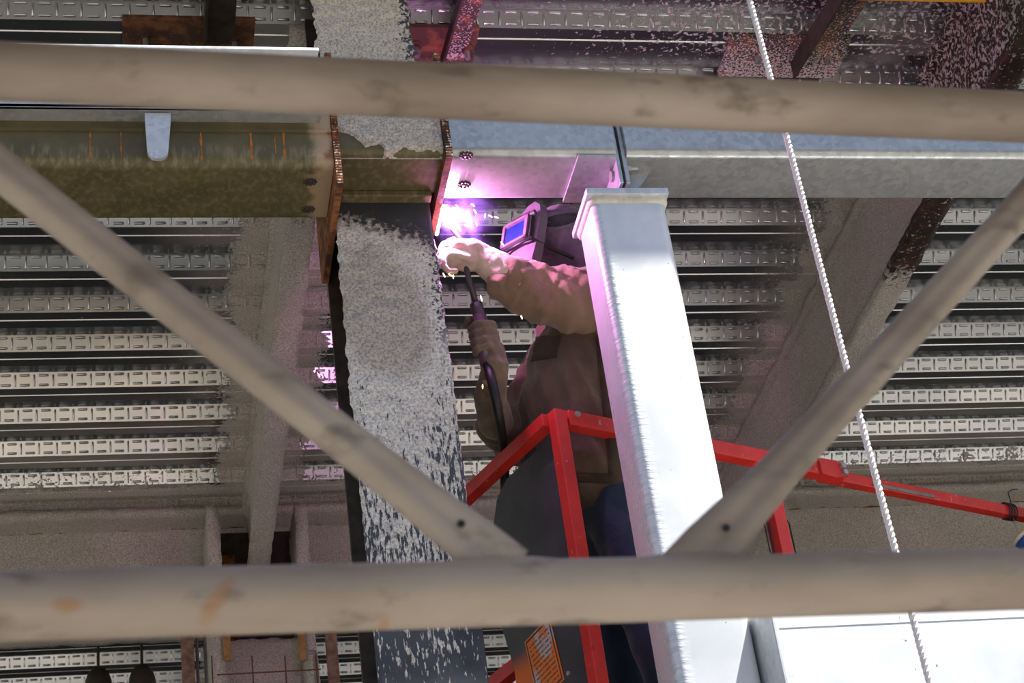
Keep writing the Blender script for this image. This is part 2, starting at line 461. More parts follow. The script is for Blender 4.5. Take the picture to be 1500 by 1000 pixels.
def bar(bm, a, b, w, h, ref=(0, 0, 1), bev=0.0):
    """rectangular bar from a to b; h along ref, w across"""
    a, b = Vector(a), Vector(b); t = (b - a).normalized()
    n1 = Vector(ref); n1 = (n1 - t * n1.dot(t)).normalized(); n2 = t.cross(n1)
    rings = []
    for p in (a, b):
        rings.append([bm.verts.new(p + n2 * (sx * w / 2) + n1 * (sy * h / 2)) for sx, sy in ((-1, -1), (1, -1), (1, 1), (-1, 1))])
    fs = [bm.faces.new(rings[0][::-1]), bm.faces.new(rings[1])]
    for i in range(4): fs.append(bm.faces.new((rings[0][i], rings[0][(i + 1) % 4], rings[1][(i + 1) % 4], rings[1][i])))
    if bev > 0:
        es = list({e for f in fs for e in f.edges})
        bmesh.ops.bevel(bm, geom=es, offset=bev, segments=2, affect='EDGES', profile=0.5)

def sweep(bm, pts, rad, segs=12, ref=(0, 0, 1), cap=True, rnd=False):
    """tube along points; rad: float or list of float / (a along ref, b across)"""
    pts = [Vector(p) for p in pts]; n = len(pts)
    if not isinstance(rad, (list, tuple)): rad = [rad] * n
    n1 = None; rings = []
    for i, p in enumerate(pts):
        t = (pts[min(i + 1, n - 1)] - pts[max(i - 1, 0)]).normalized()
        base = Vector(ref) if n1 is None else n1
        n1 = base - t * base.dot(t)
        if n1.length < 1e-5: n1 = t.orthogonal()
        n1.normalize(); n2 = t.cross(n1)
        a, b = rad[i] if isinstance(rad[i], (tuple, list)) else (rad[i], rad[i])
        rings.append([bm.verts.new(p + n1 * (a * math.cos(2 * PI * k / segs)) + n2 * (b * math.sin(2 * PI * k / segs))) for k in range(segs)])
    for i in range(n - 1):
        for k in range(segs):
            bm.faces.new((rings[i][k], rings[i][(k + 1) % segs], rings[i + 1][(k + 1) % segs], rings[i + 1][k]))
    if cap:
        bm.faces.new(rings[0][::-1]); bm.faces.new(rings[-1])

def blob(bm, pts, rad, segs=14, ref=(0, 0, 1)):
    """sweep with rounded ends (for remeshed bodies)"""
    pts = [Vector(p) for p in pts]
    if not isinstance(rad, (list, tuple)): rad = [rad] * len(pts)
    rad = [x if isinstance(x, (tuple, list)) else (x, x) for x in rad]
    P, Rr = [], []
    t0 = (pts[0] - pts[1]).normalized(); m0 = min(rad[0])
    for a in (80, 55, 28):
        P.append(pts[0] + t0 * m0 * math.sin(math.radians(a))); c = math.cos(math.radians(a)); Rr.append((rad[0][0] * c, rad[0][1] * c))
    P += pts; Rr += rad
    t1 = (pts[-1] - pts[-2]).normalized(); m1 = min(rad[-1])
    for a in (28, 55, 80):
        P.append(pts[-1] + t1 * m1 * math.sin(math.radians(a))); c = math.cos(math.radians(a)); Rr.append((rad[-1][0] * c, rad[-1][1] * c))
    sweep(bm, P, Rr, segs, ref)

def cyl(bm, a, b, r, segs=16, r2=None): sweep(bm, [a, b], [r, r if r2 is None else r2], segs, ref=(0.31, 0.52, 0.79))

def prism(bm, poly, d):
    """closed polygon (list of 3D points) extruded by vector d"""
    d = Vector(d); a = [bm.verts.new(Vector(p)) for p in poly]; b = [bm.verts.new(Vector(p) + d) for p in poly]
    bm.faces.new(a[::-1]); bm.faces.new(b); n = len(poly)
    for i in range(n): bm.faces.new((a[i], a[(i + 1) % n], b[(i + 1) % n], b[i]))

def rr2(w, h, r, k=6):
    """rounded rectangle outline centred on 0"""
    out = []
    for cx, cy, a0 in ((w / 2 - r, h / 2 - r, 0), (-w / 2 + r, h / 2 - r, 90), (-w / 2 + r, -h / 2 + r, 180), (w / 2 - r, -h / 2 + r, 270)):
        for i in range(k + 1):
            a = math.radians(a0 + 90 * i / k); out.append((cx + r * math.cos(a), cy + r * math.sin(a)))
    return out

def fnoise(p, s, o=3):
    v = 0; a = 1
    for i in range(o):
        v += a * noise.noise(Vector(p) * s); s *= 2.1; a *= 0.5
    return v

def spray_box(bm, lo, hi, res=0.03, amp=0.01, ns=14):
    """closed box with a lumpy sprayed surface"""
    lo, hi = Vector(lo), Vector(hi); d = hi - lo
    n = [max(1, int(round(d[i] / res))) for i in range(3)]
    cache = {}
    def V(i, j, k):
        key = (i, j, k)
        if key not in cache:
            p = Vector((lo.x + d.x * i / n[0], lo.y + d.y * j / n[1], lo.z + d.z * k / n[2]))
            q = p.copy()
            for ax, idx in ((0, i), (1, j), (2, k)):
                o = Vector((7.1 * ax, 3.3, 1.7))
                if idx == 0: q[ax] -= amp * (0.5 + fnoise(p + o, ns))
                elif idx == n[ax]: q[ax] += amp * (0.5 + fnoise(p + o, ns))
            cache[key] = bm.verts.new(q)
        return cache[key]
    for ax in range(3):
        a, b = [(1, 2), (0, 2), (0, 1)][ax]
        for s in (0, n[ax]):
            for i in range(n[a]):
                for j in range(n[b]):
                    q = []
                    for (u, v) in ((i, j), (i + 1, j), (i + 1, j + 1), (i, j + 1)):
                        idx = [0, 0, 0]; idx[ax] = s; idx[a] = u; idx[b] = v; q.append(V(*idx))
                    bm.faces.new(q)

def remesh(o, voxel, smooth_it=4, disp=None):
    md = o.modifiers.new('r', 'REMESH'); md.mode = 'VOXEL'; md.voxel_size = voxel; md.use_smooth_shade = True
    if smooth_it:
        sm = o.modifiers.new('s', 'SMOOTH'); sm.factor = 0.5; sm.iterations = smooth_it
    dg = bpy.context.evaluated_depsgraph_get()
    me = bpy.data.meshes.new_from_object(o.evaluated_get(dg))
    o.modifiers.clear(); old = o.data; mats = list(old.materials); o.data = me
    me.name = old.name + '_surface'
    me.materials.clear()
    for m in mats: me.materials.append(m)
    me.polygons.foreach_set('use_smooth', [True] * len(me.polygons))
    if disp:
        nrm = [v.normal.copy() for v in me.vertices]
        for v, nn in zip(me.vertices, nrm): v.co = v.co + disp(v.co.copy(), nn)
    return o

# ================================================================== SETTING
ZD = 6.44                  # underside of the deck's flutes
PITCH, FL, WD, WH = 0.3062, 0.115, 0.035, 0.065
Y0 = 6.885                 # one web / bottom-flange fold
bm = bmesh.new(); box(bm, (-40, -40, -0.3), (40, 60, 0.0))
o = mk('floor', bm, 'concrete'); o['kind'] = 'structure'; o['label'] = 'bare site ground below the open steel frame'

bm = bmesh.new(); box(bm, (-9, 4.3, 0.0), (16, 17.2, 0.12))
o = mk('floor', bm, 'dark_slab'); o['kind'] = 'structure'; o['label'] = 'dark floor slab inside the building below the deck'
# --- corrugated deck: sheets of three flutes, lapped side by side
ceil = bpy.data.objects.new('ceiling', None); COL.objects.link(ceil)
ceil['kind'] = 'structure'; ceil['label'] = 'corrugated galvanised steel deck overhead'
XL, XR = -9.0, 16.0
def sheet_mesh(nk=3):
    prof = []
    for k in range(nk):
        y = k * PITCH
        prof += [(y - WD, WH), (y, 0.0), (y + 0.054, 0.0), (y + 0.0585, 0.006), (y + 0.063, 0.0), (y + FL, 0.0), (y + FL + WD, WH)]
    prof.append((nk * PITCH - WD + 0.006, WH))
    bm = bmesh.new()
    t = 0.0015
    xs = [XL, XR]
    lowr = [[bm.verts.new((x, a, b)) for a, b in prof] for x in xs]
    upr = [[bm.verts.new((x, a, b + t)) for a, b in prof] for x in xs]
    n = len(prof)
    for i in range(n - 1):
        bm.faces.new((lowr[0][i], lowr[0][i + 1], lowr[1][i + 1], lowr[1][i]))
        bm.faces.new((upr[0][i], upr[1][i], upr[1][i + 1], upr[0][i + 1]))
    return bm
def emboss_mesh(nk=3):
    bm = bmesh.new()
    L = math.hypot(WD, WH); e1 = Vector((1, 0, 0)); e2 = Vector((0, -WD, WH)) / L; nn = Vector((0, -WH, -WD)) / L
    nn.normalize()
    def bump(u, v, lu, lv, hgt=0.0062):
        """raised stadium; lu, lv half sizes along the web and up it"""
        rr = min(lu, lv); ring = []
        for sc, h in ((1.05, -0.0008), (0.72, hgt * 0.72), (0.25, hgt)):
            vs = []
            for q in range(8):
                a = 2 * PI * (q + 0.5) / 8
                cu = (lu - rr) * (1 if math.cos(a) > 0 else -1) + rr * sc * math.cos(a)
                cv = (lv - rr) * (1 if math.sin(a) > 0 else -1) + rr * sc * math.sin(a)
                vs.append(bm.verts.new(base + e1 * (u + cu) + e2 * (v + cv) + nn * h))
            ring.append(vs)
        bm.faces.new(ring[2])
        for a_, b_ in ((0, 1), (1, 2)):
            for q in range(8): bm.faces.new((ring[a_][q], ring[a_][(q + 1) % 8], ring[b_][(q + 1) % 8], ring[b_][q]))
    for k in range(nk):
        base = Vector((0, k * PITCH, 0))
        x = -0.9
        while x < 6.6:
            bump(x, L * 0.50, 0.0050, L * 0.37)
            bump(x + 0.042, L * 0.81, 0.023, 0.0066)
            bump(x + 0.042, L * 0.22, 0.023, 0.0066)
            x += 0.0834
    return bm
sh0 = em0 = None
i0 = -3
for i in range(-2, 9):
    if sh0 is None:
        so = mk('deck_sheet', sheet_mesh(), 'deck'); sh0 = so.data
        eo = mk('embossing', emboss_mesh(), 'deck', None, True); em0 = eo.data
    else:
        so = bpy.data.objects.new('deck_sheet', sh0); COL.objects.link(so)
        eo = bpy.data.objects.new('embossing', em0); COL.objects.link(eo)
    so.parent = ceil; so.location = (0, Y0 + (3 * i + 1) * PITCH, ZD)
    eo.parent = so; eo['kind'] = 'stuff'
YEDGE = 4.618
so = mk('deck_sheet', sheet_mesh(2), 'deck', ceil); so.location = (0, Y0 - 7 * PITCH, ZD)      # cut sheet along the slab edge
eo = mk('embossing', emboss_mesh(2), 'deck', so, True); eo['kind'] = 'stuff'
bm = bmesh.new(); box(bm, (XL, YEDGE, ZD + WH + 0.004), (XR, 17.2, ZD + 0.20))
o = mk('concrete_topping', bm, 'slab', ceil)
bm = bmesh.new(); box(bm, (XL, YEDGE, ZD), (XR, YEDGE + 0.012, ZD + 0.20))
mk('edge_closure', bm, 'galv_beam', ceil)
bm = bmesh.new(); box(bm, (XL, YEDGE + 0.012, ZD), (XR, Y0 - 7 * PITCH - WD, ZD + 0.003))
mk('edge_flat_sheet', bm, 'deck', ceil)
bm = bmesh.new(); box(bm, (-9, 17.2, 0), (16, 17.5, 6.4))
o = mk('wall_back', bm, 'dark_slab'); o['kind'] = 'structure'; o['label'] = 'dim concrete wall deep inside the building'
bm = bmesh.new(); box(bm, (-30, -15.5, 0), (34, -15, 9.5))  # unseen wall, added so the near deck rows reflect something dark
o = mk('wall_opposite', bm, 'dark_slab'); o['kind'] = 'structure'; o['label'] = 'shaded building face across the yard behind the viewer'

# ================================================================== SPRAYED BEAMS
HB = 0.46
def sprayed_beam(x0, x1, ya, yb, label, mats, web_t=0.045):
    t = empty('sprayed_beam', label, 'beam', 'fireproofed floor beams under the deck')
    xc = (x0 + x1) / 2
    bm = bmesh.new(); spray_box(bm, (x0, ya, ZD - HB), (x1, yb, ZD - HB + 0.03), 0.022, 0.006)
    mk('bottom_flange', bm, mats[0], t, True)
    bm = bmesh.new(); spray_box(bm, (xc - web_t / 2, ya, ZD - HB + 0.03), (xc + web_t / 2, yb, ZD - 0.02), 0.03, 0.012)
    mk('web', bm, mats[1], t, True)
    bm = bmesh.new(); spray_box(bm, (x0 + 0.005, ya, ZD - 0.035), (x1 - 0.005, yb, ZD - 0.001), 0.03, 0.010)
    mk('top_flange', bm, mats[1], t, True)
    return t
sprayed_beam(0.667, 0.768, 5.36, 8.95, 'grey fireproofed beam running back to the rear column, left of the white-speckled column', ['web_l', 'spray'])
sprayed_beam(3.155, 3.260, 4.70, 8.95, 'mauve-grey fireproofed beam with dark bare near end, right of the hanging rope', ['web_r', 'web_r2'])
# girder across the back
t = empty('sprayed_girder', 'grey fireproofed girder crossing behind the work platform, above the lower scaffold tube', 'girder')
bm = bmesh.new(); spray_box(bm, (-1.6, 9.10, 5.86), (6.2, 9.16, ZD - 0.03), 0.035, 0.012); mk('web', bm, 'spray', t, True)
bm = bmesh.new(); spray_box(bm, (-1.6, 8.93, ZD - 0.06), (6.2, 9.30, ZD - 0.022), 0.035, 0.010); mk('top_flange', bm, 'spray', t, True)
bm = bmesh.new(); spray_box(bm, (-1.6, 9.02, 5.83), (6.2, 9.24, 5.86), 0.035, 0.008); mk('bottom_flange', bm, 'spray', t, True)
bm = bmesh.new(); sweep(bm, [(-1.4 + 0.09 * k, 9.088, 6.38 + 0.006 * noise.noise(Vector((k * .6, 0, 0)))) for k in range(80)], [0.004 + 0.005 * max(0, noise.noise(Vector((k * .37, 3, 0)))) for k in range(80)], 6)
c_ = mk('rust_seam', bm, 'rust', t)

# --- rear column
t = empty('rear_column', 'sprayed steel column with dark recesses below the left fireproofed beam', 'column')
cx = 0.715
for s, xa in ((-1, 0.475), (1, 0.905)):
    bm = bmesh.new(); spray_box(bm, (xa, 8.62, 0.0 + 4.2), (xa + 0.05, 9.05, 6.25), 0.035, 0.010); mk('flange', bm, 'spray', t, True)
bm = bmesh.new(); box(bm, (0.52, 9.0, 5.55), (0.91, 9.03, 6.3)); mk('web', bm, 'dark_steel', t)
bm = bmesh.new(); spray_box(bm, (0.525, 8.78, 4.2), (0.905, 8.84, 5.60), 0.03, 0.012); mk('sprayed_web', bm, 'spray', t, True)
bm = bmesh.new(); box(bm, (0.53, 8.95, 5.65), (0.62, 8.99, 6.15)); mk('rusty_clip_angle', bm, 'rust', t)
for px in (331, 441):
    a = atY(px, 940, 8.60)
    bm = bmesh.new(); box(bm, (a.x - 0.015, 8.58, a.z - 0.10), (a.x + 0.02, 8.60, a.z + 0.16), 0.003)
    mk('timber_strip', bm, 'tan_wood', t)
bm = bmesh.new(); box(bm, (0.40, 8.55, 0), (1.03, 9.10, 4.25)); mk('shaft', bm, 'spray', t)

# ================================================================== FRONT COLUMN
t = empty('front_column', 'steel column with flaking white fireproofing, left of the welder', 'column')
bm = bmesh.new()
# front flange: gridded, with the coat's lumps
NX, NZ = 52, 420
def coat(x, z):
    k = 1.0 if z < 5.22 else (0.0 if z < 5.62 else 1.0)
    k *= min(1, max(0.0, (z - 4.05) / 0.8)) if z < 4.9 else 1
    if z > 5.9: k = 1.6
    return 0.004 + k * 0.007 * (0.7 + fnoise((x, 0, z), 26, 3))
def cf_x(u, z):
    lump = 0.010 * (z < 5.25) * min(1, max(0, (z - 4.0) / 0.7)) + 0.022 * (z > 5.62)
    xa, xb = 0.722 - 0.3 * lump, 1.028 + 0.5 * lump
    x = xa + (xb - xa) * u
    if u == 0: x -= lump * max(-0.3, fnoise((3.1, 0, z), 22, 3)) + 0.002
    if u == 1: x += lump * max(-0.3, fnoise((9.1, 0, z), 22, 3))
    return x
ZA, ZB = 2.9, 6.43
g_ = [[None] * (NX + 1) for _ in range(NZ + 1)]
for j in range(NZ + 1):
    z = ZA + (ZB - ZA) * j / NZ
    for i in range(NX + 1):
        x = cf_x(i / NX, z); d = coat(x, z) if 0 < i < NX else 0.0
        g_[j][i] = bm.verts.new((x, 5.035 - d, z))
for j in range(NZ):
    for i in range(NX): bm.faces.new((g_[j][i], g_[j][i + 1], g_[j + 1][i + 1], g_[j + 1][i]))
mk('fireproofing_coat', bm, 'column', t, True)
bm = bmesh.new(); box(bm, (0.722, 5.034, 0), (1.028, 5.056, ZD - 0.002)); mk('front_flange', bm, 'dark_steel', t)
bm = bmesh.new(); box(bm, (0.868, 5.056, 0), (0.884, 5.325, ZD - 0.002)); mk('web', bm, 'dark_steel', t)
bm = bmesh.new(); box(bm, (0.718, 5.325, 0), (1.03, 5.347, ZD - 0.002)); mk('rear_flange', bm, 'dark_steel', t)

# --- rusty bracket plates either side
def bracket_plate(xa, xb, ya, yb, za, zb, ch, label):
    bm = bmesh.new()
    poly = [(xa, ya, zb), (xa, ya, za), (xa, yb - 0.02, za - ch), (xa, yb, za - ch + 0.03), (xa, yb, zb)]
    prism(bm, poly, (xb - xa, 0, 0))
    p = mk('bracket_plate', bm, 'rust')
    tag(p, label, 'plate', 'rusted bracket plates clamping the column')
    # flame-cut ridges on the front edge
    bm = bmesh.new()
    z = za
    while z < zb:
        box(bm, (xa + 0.001, ya - 0.003, z), (xb - 0.001, ya + 0.002, z + 0.006)); z += 0.0105
    e = mk('flame_cut_edge', bm, 'rust_fleck', p); e['kind'] = 'stuff'
    return p
bracket_plate(1.046, 1.068, 4.775, 5.205, 5.385, 5.80, 0.0, 'rusted steel plate right of the column, touching the pink-lit beam stub')
bracket_plate(0.697, 0.717, 4.775, 5.33, 5.275, 5.80, 0.0, 'rusted steel plate left of the column, at the olive beam end')
# --- olive filler box between the plates
t = empty('filler_beam', 'short olive box beam with sprayed front, between the two rusted plates', 'beam')
def hss(bm, x0, x1, y0, y1, z0, z1, r=0.025, k=6):
    """box section along X with rounded corners"""
    out = rr2(y1 - y0, z1 - z0, r, k); cy, cz = (y0 + y1) / 2, (z0 + z1) / 2
    a = [bm.verts.new((x0, cy + u, cz + v)) for u, v in out]; b = [bm.verts.new((x1, cy + u, cz + v)) for u, v in out]
    bm.faces.new(a[::-1]); bm.faces.new(b); n = len(out)
    for i in range(n): bm.faces.new((a[i], a[(i + 1) % n], b[(i + 1) % n], b[i]))
bm = bmesh.new(); hss(bm, 0.718, 1.045, 4.80, 5.02, 5.415, 5.70); o = mk('box_section', bm, 'olive_plain', t); smooth_by_angle(o)
bm = bmesh.new()
NXX, NZZ = 60, 40
gg = []
for j in range(NZZ + 1):
    row = []
    for i in range(NXX + 1):
        x = 0.72 + 0.324 * i / NXX; z = 5.41 + 0.29 * j / NZZ
        lim = 5.43 + 0.018 * fnoise((x, 1, 0), 20) + 0.055 * max(0, min(1, (0.80 - x) / 0.05)) - 0.012 * (x > 0.86)
        cov = max(0, min(1, (z - lim) / 0.012))
        row.append(bm.verts.new((x, 4.806 - cov * (0.014 + 0.009 * fnoise((x, 0, z), 45)) + (1 - cov) * 0.02, z)))
    gg.append(row)
for j in range(NZZ):
    for i in range(NXX): bm.faces.new((gg[j][i], gg[j][i + 1], gg[j + 1][i + 1], gg[j + 1][i]))
mk('sprayed_patch', bm, 'spray', t, True)
bm = bmesh.new(); box(bm, (0.735, 4.99, 5.392), (1.03, 5.03, 5.414), 0.004); mk('seat_angle', bm, 'olive_plain', t)

# ================================================================== BEAMS ON THE FACADE LINE
t = empty('olive_beam', 'olive-painted box beam with rust runs, left of the column', 'beam')
bm = bmesh.new(); hss(bm, -2.8, 0.695, 4.78, 5.075, 5.352, 5.65, 0.035, 8); o = mk('box_section', bm, 'olive', t); smooth_by_angle(o)
bm = bmesh.new(); box(bm, (-2.8, 4.772, 5.474), (0.695, 4.782, 5.482)); mk('lip', bm, 'olive', t)
for px, w_, l_ in ((132, 4, 44), (177, 3, 40), (294, 5, 44), (367, 6, 42), (402, 2.5, 34), (415, 5, 42)):
    bm = bmesh.new(); a = atY(px, 196, 4.7785)
    ww = w_ * 0.0021; zz = a.z; ll = l_ * 0.0024
    pts = [(a.x, 4.7795, 5.474)]; n_ = 6
    prev = None
    for k in range(n_ + 1):
        z = 5.474 - min(0.118, ll) * k / n_
        dz = max(0, 5.352 + 0.035 - z); y = 4.78 + (0.035 - math.sqrt(max(0, 0.035 ** 2 - dz ** 2)) if dz > 0 else 0) - 0.0012
        wk = ww * (0.55 + 0.25 * math.sin(k * 1.7 + px)) / 2
        cur = [bm.verts.new((a.x - wk, y, z)), bm.verts.new((a.x + wk, y, z)), bm.verts.new((a.x + wk, y + 0.003, z)), bm.verts.new((a.x - wk, y + 0.003, z))]
        if prev:
            for q in range(4): bm.faces.new((prev[q], prev[(q + 1) % 4], cur[(q + 1) % 4], cur[q]))
        prev = cur
    mk('rust_run', bm, 'drip', t)
def bolt(parent, p, axis, r=0.012, h=0.010, name='bolt', shank=0.0):
    axis = Vector(axis).normalized(); bm = bmesh.new(); p = Vector(p)
    sweep(bm, [p, p + axis * h], r, 6, ref=(0.3, 0.5, 0.8))
    sweep(bm, [p + axis * (h * 0.5 - 0.001), p + axis * (h * 0.5)], r * 1.0, 6, ref=(0.3, 0.5, 0.8))
    if shank: cyl(bm, p, p + axis * shank, r * 0.5, 10)
    return mk(name, bm, 'bolt', parent)
def weld_stub(parent, px, py, z):
    a = atZ(px, py, z); bm = bmesh.new()
    bmesh.ops.create_uvsphere(bm, u_segments=10, v_segments=6, radius=0.014, matrix=Matrix.Translation((a.x, a.y, z)) @ Matrix.Diagonal((1.2, 1.0, 0.35, 1)))
    for k in range(9):
        an = k * 0.7; bmesh.ops.create_uvsphere(bm, u_segments=6, v_segments=4, radius=0.006, matrix=Matrix.Translation((a.x + 0.017 * math.cos(an), a.y + 0.014 * math.sin(an), z)))
    mk('cut_off_stud', bm, 'dark_steel', parent, True)
weld_stub(t, 454, 266, 5.352); weld_stub(t, 451, 306, 5.352)

# galvanised ledge plate on the olive beam
LZ = atY(300, 67, 4.655).z
t = empty('ledge_plate', 'galvanised plate along the top of the olive beam with a sunlit white edge', 'plate')
bm = bmesh.new(); box(bm, (-2.8, 4.715, 5.515), (0.662, 4.727, LZ), 0.002); mk('upright_leg', bm, 'galv', t)
bm = bmesh.new(); box(bm, (-2.8, 4.655, LZ - 0.014), (0.662, 4.727, LZ), 0.003); mk('top_edge', bm, 'galv', t)
bm = bmesh.new(); box(bm, (-2.8, 4.715, 5.515), (0.662, 4.80, 5.527)); mk('bottom_leg', bm, 'galv_beam', t)
bm = bmesh.new()
a, b = atY(212, 165, 4.73), atY(250, 165, 4.73); c, d = atY(216, 232, 4.73), atY(247, 232, 4.73)
poly = [(a.x, 4.73, a.z), (a.x, 4.73, a.z - 0.02)]
for k in range(9):
    an = PI + PI * k / 8
    poly.append(((c.x + d.x) / 2 + (d.x - c.x) / 2 * math.cos(an), 4.73, c.z + 0.03 + 0.03 * math.sin(an)))
poly += [(b.x, 4.73, a.z - 0.02), (b.x, 4.73, a.z)]
prism(bm, poly, (0, 0.014, 0)); mk('hanging_tab', bm, 'galv', t)

# right: stub and long galvanised beam joined by a bolted splice
t = empty('beam_stub', 'pink-lit galvanised beam stub between the rusted plate and the bolted splice', 'beam')
bm = bmesh.new(); hss(bm, 1.069, 1.596, 4.78, 5.03, 5.40, 5.64, 0.028, 8); o = mk('box_section', bm, 'galv_beam', t); smooth_by_angle(o)
weld_stub(t, 683, 227, 5.40); weld_stub(t, 680, 270, 5.40)
bm = bmesh.new()
a, b = atZ(848, 222, 5.399), atZ(824, 292, 5.399)
prism(bm, [(a.x, 4.785, 5.399), (1.596, 4.785, 5.399), (1.596, 5.025, 5.399), (a.x - 0.005, 5.025, 5.399)], (0, 0, -0.008)); mk('doubler_plate', bm, 'galv_beam', t)
t = empty('galvanised_beam', 'long galvanised box beam running right from the bolted splice', 'beam')
bm = bmesh.new(); hss(bm, 1.632, 7.5, 4.78, 5.03, 5.40, 5.64, 0.028, 8); o = mk('box_section', bm, 'galv_beam', t); smooth_by_angle(o)
bm = bmesh.new(); prism(bm, [(1.632, 4.86, 5.41), (1.632, 4.86, 5.30), (1.655, 4.86, 5.30), (1.735, 4.86, 5.41)], (0, 0.012, 0)); mk('gusset', bm, 'galv_beam', t)
def splice_plate(xa, xb, label):
    bm = bmesh.new(); box(bm, (xa, 4.80, 5.30), (xb, 5.045, 5.60), 0.002)
    return tag(mk('splice_plate', bm, 'galv_beam'), label, 'plate', 'bolted splice plates')
sp1 = splice_plate(1.597, 1.609, 'left plate of the bolted splice, pink on its face')
sp2 = splice_plate(1.618, 1.631, 'right plate of the bolted splice, with nuts towards the long beam')
bm = bmesh.new(); cyl(bm, (1.609, 4.85, 5.37), (1.618, 4.85, 5.37), 0.01); mk('shim', bm, 'bolt', sp1)
for yy, zz in ((4.86, 5.37), (4.97, 5.37)):
    bm = bmesh.new(); cyl(bm, (1.597, yy, zz), (1.588, yy, zz), 0.019, 16); mk('bolt_head', bm, 'bolt', sp1)
    bm = bmesh.new(); cyl(bm, (1.631, yy - 0.04, zz), (1.645, yy - 0.04, zz), 0.014, 6); cyl(bm, (1.645, yy - 0.04, zz), (1.668, yy - 0.04, zz), 0.008, 10); mk('nut', bm, 'bolt', sp2)

# ================================================================== GALVANISED TUBE COLUMN
TX0, TX1, TY0, TY1 = 1.503, 1.745, 4.832, 5.04
t = empty('tube_column', 'galvanised square tube column with cap plate, sunlit white front, in front of the welder', 'column')
bm = bmesh.new()
out = rr2(TX1 - TX0, TY1 - TY0, 0.032, 8); cx_, cy_ = (TX0 + TX1) / 2, (TY0 + TY1) / 2
a = [bm.verts.new((cx_ + u, cy_ + v, 0)) for u, v in out]; b = [bm.verts.new((cx_ + u, cy_ + v, 5.262)) for u, v in out]
bm.faces.new(a[::-1]); bm.faces.new(b); n = len(out)
for i in range(n): bm.faces.new((a[i], a[(i + 1) % n], b[(i + 1) % n], b[i]))
def mat_tube():
    g = NG('galvanised_tube_with_overspray')
    p = g.pos(); x, y, z = g.sep(p)
    c0 = g.mix(g.smooth(g.noise(6, detail=4), 0.3, 0.7), (0.60, 0.63, 0.66), (0.72, 0.74, 0.76))
    sp = g.noise(60, detail=4, rough=0.7, stretch=(1, 1, 0.5))
    side = g.math('MULTIPLY', g.smooth(x, 1.512, 1.506), g.smooth(z, 4.9, 4.0, 0.0, 0.36))
    side = g.math('MULTIPLY', side, g.smooth(y, 4.86, 4.94, 0.55, 1.0))
    m = g.smooth(g.math('ADD', sp, side), 0.70, 0.74)
    c = g.mix(m, c0, (0.52, 0.45, 0.43))
    # faint draw marks across the corner radius
    ln = g.math('MULTIPLY', g.noise(90, detail=3, stretch=(0.2, 0.2, 1.0)), g.math('MULTIPLY', g.smooth(x, 1.56, 1.52), g.smooth(y, 4.90, 4.86)))
    c = g.mix(g.smooth(ln, 0.45, 0.62, 0, 0.5), c, (0.40, 0.42, 0.45))
    dk = g.noise(55, detail=2)
    c = g.mix(g.smooth(dk, 0.755, 0.775, 0, 0.9), c, (0.06, 0.06, 0.06))
    g.bump(g.math('ADD', g.math('MULTIPLY', m, 0.6), ln), 0.35, 0.006)
    return g.fin(c, g.mixf(m, 0.42, 0.95), g.mixf(m, 0.30, 0.0))
M['tube'] = mat_tube()
o = mk('square_tube', bm, 'tube', t); smooth_by_angle(o)
bm = bmesh.new(); box(bm, (1.485, 4.808, 5.262), (1.752, 5.048, 5.286), 0.002); mk('cap_plate', bm, 'galv', t)
bm = bmesh.new()
ring = []
for (u, v) in out:
    d = Vector((u, v)).normalized(); nrm = Vector((u / (TX1 - TX0), v / (TY1 - TY0), 0)).normalized()
    pr = []
    for k in range(5):
        an = PI / 2 * k / 4
        pr.append(bm.verts.new((cx_ + u + nrm.x * 0.014 * math.cos(an) - nrm.x * 0.001, cy_ + v + nrm.y * 0.014 * math.cos(an) - nrm.y * 0.001, 5.2625 - 0.020 * math.sin(an))))
    ring.append(pr)
for i in range(n):
    for k in range(4): bm.faces.new((ring[i][k], ring[(i + 1) % n][k], ring[(i + 1) % n][k + 1], ring[i][k + 1]))
mk('weld_bead', bm, 'galv_dull', t, True)

# wide galvanised box at lower right
t = empty('galvanised_box_girder', 'wide sunlit galvanised box girder right of the tube column, below the scaffold tube', 'girder')
bm = bmesh.new(); hss(bm, 1.762, 7.5, 4.70, 5.02, 3.05, 3.835, 0.02, 6); o = mk('box_section', bm, 'tube', t); smooth_by_angle(o)
bm = bmesh.new(); box(bm, (1.752, 4.694, 3.05), (1.764, 5.02, 3.84), 0.003); mk('end_plate', bm, 'galv', t)
bm = bmesh.new(); sweep(bm, [(1.77, 4.7025, 3.71), (7.4, 4.7025, 3.71)], 0.0032, 8); mk('seam_weld', bm, 'galv', t, True)

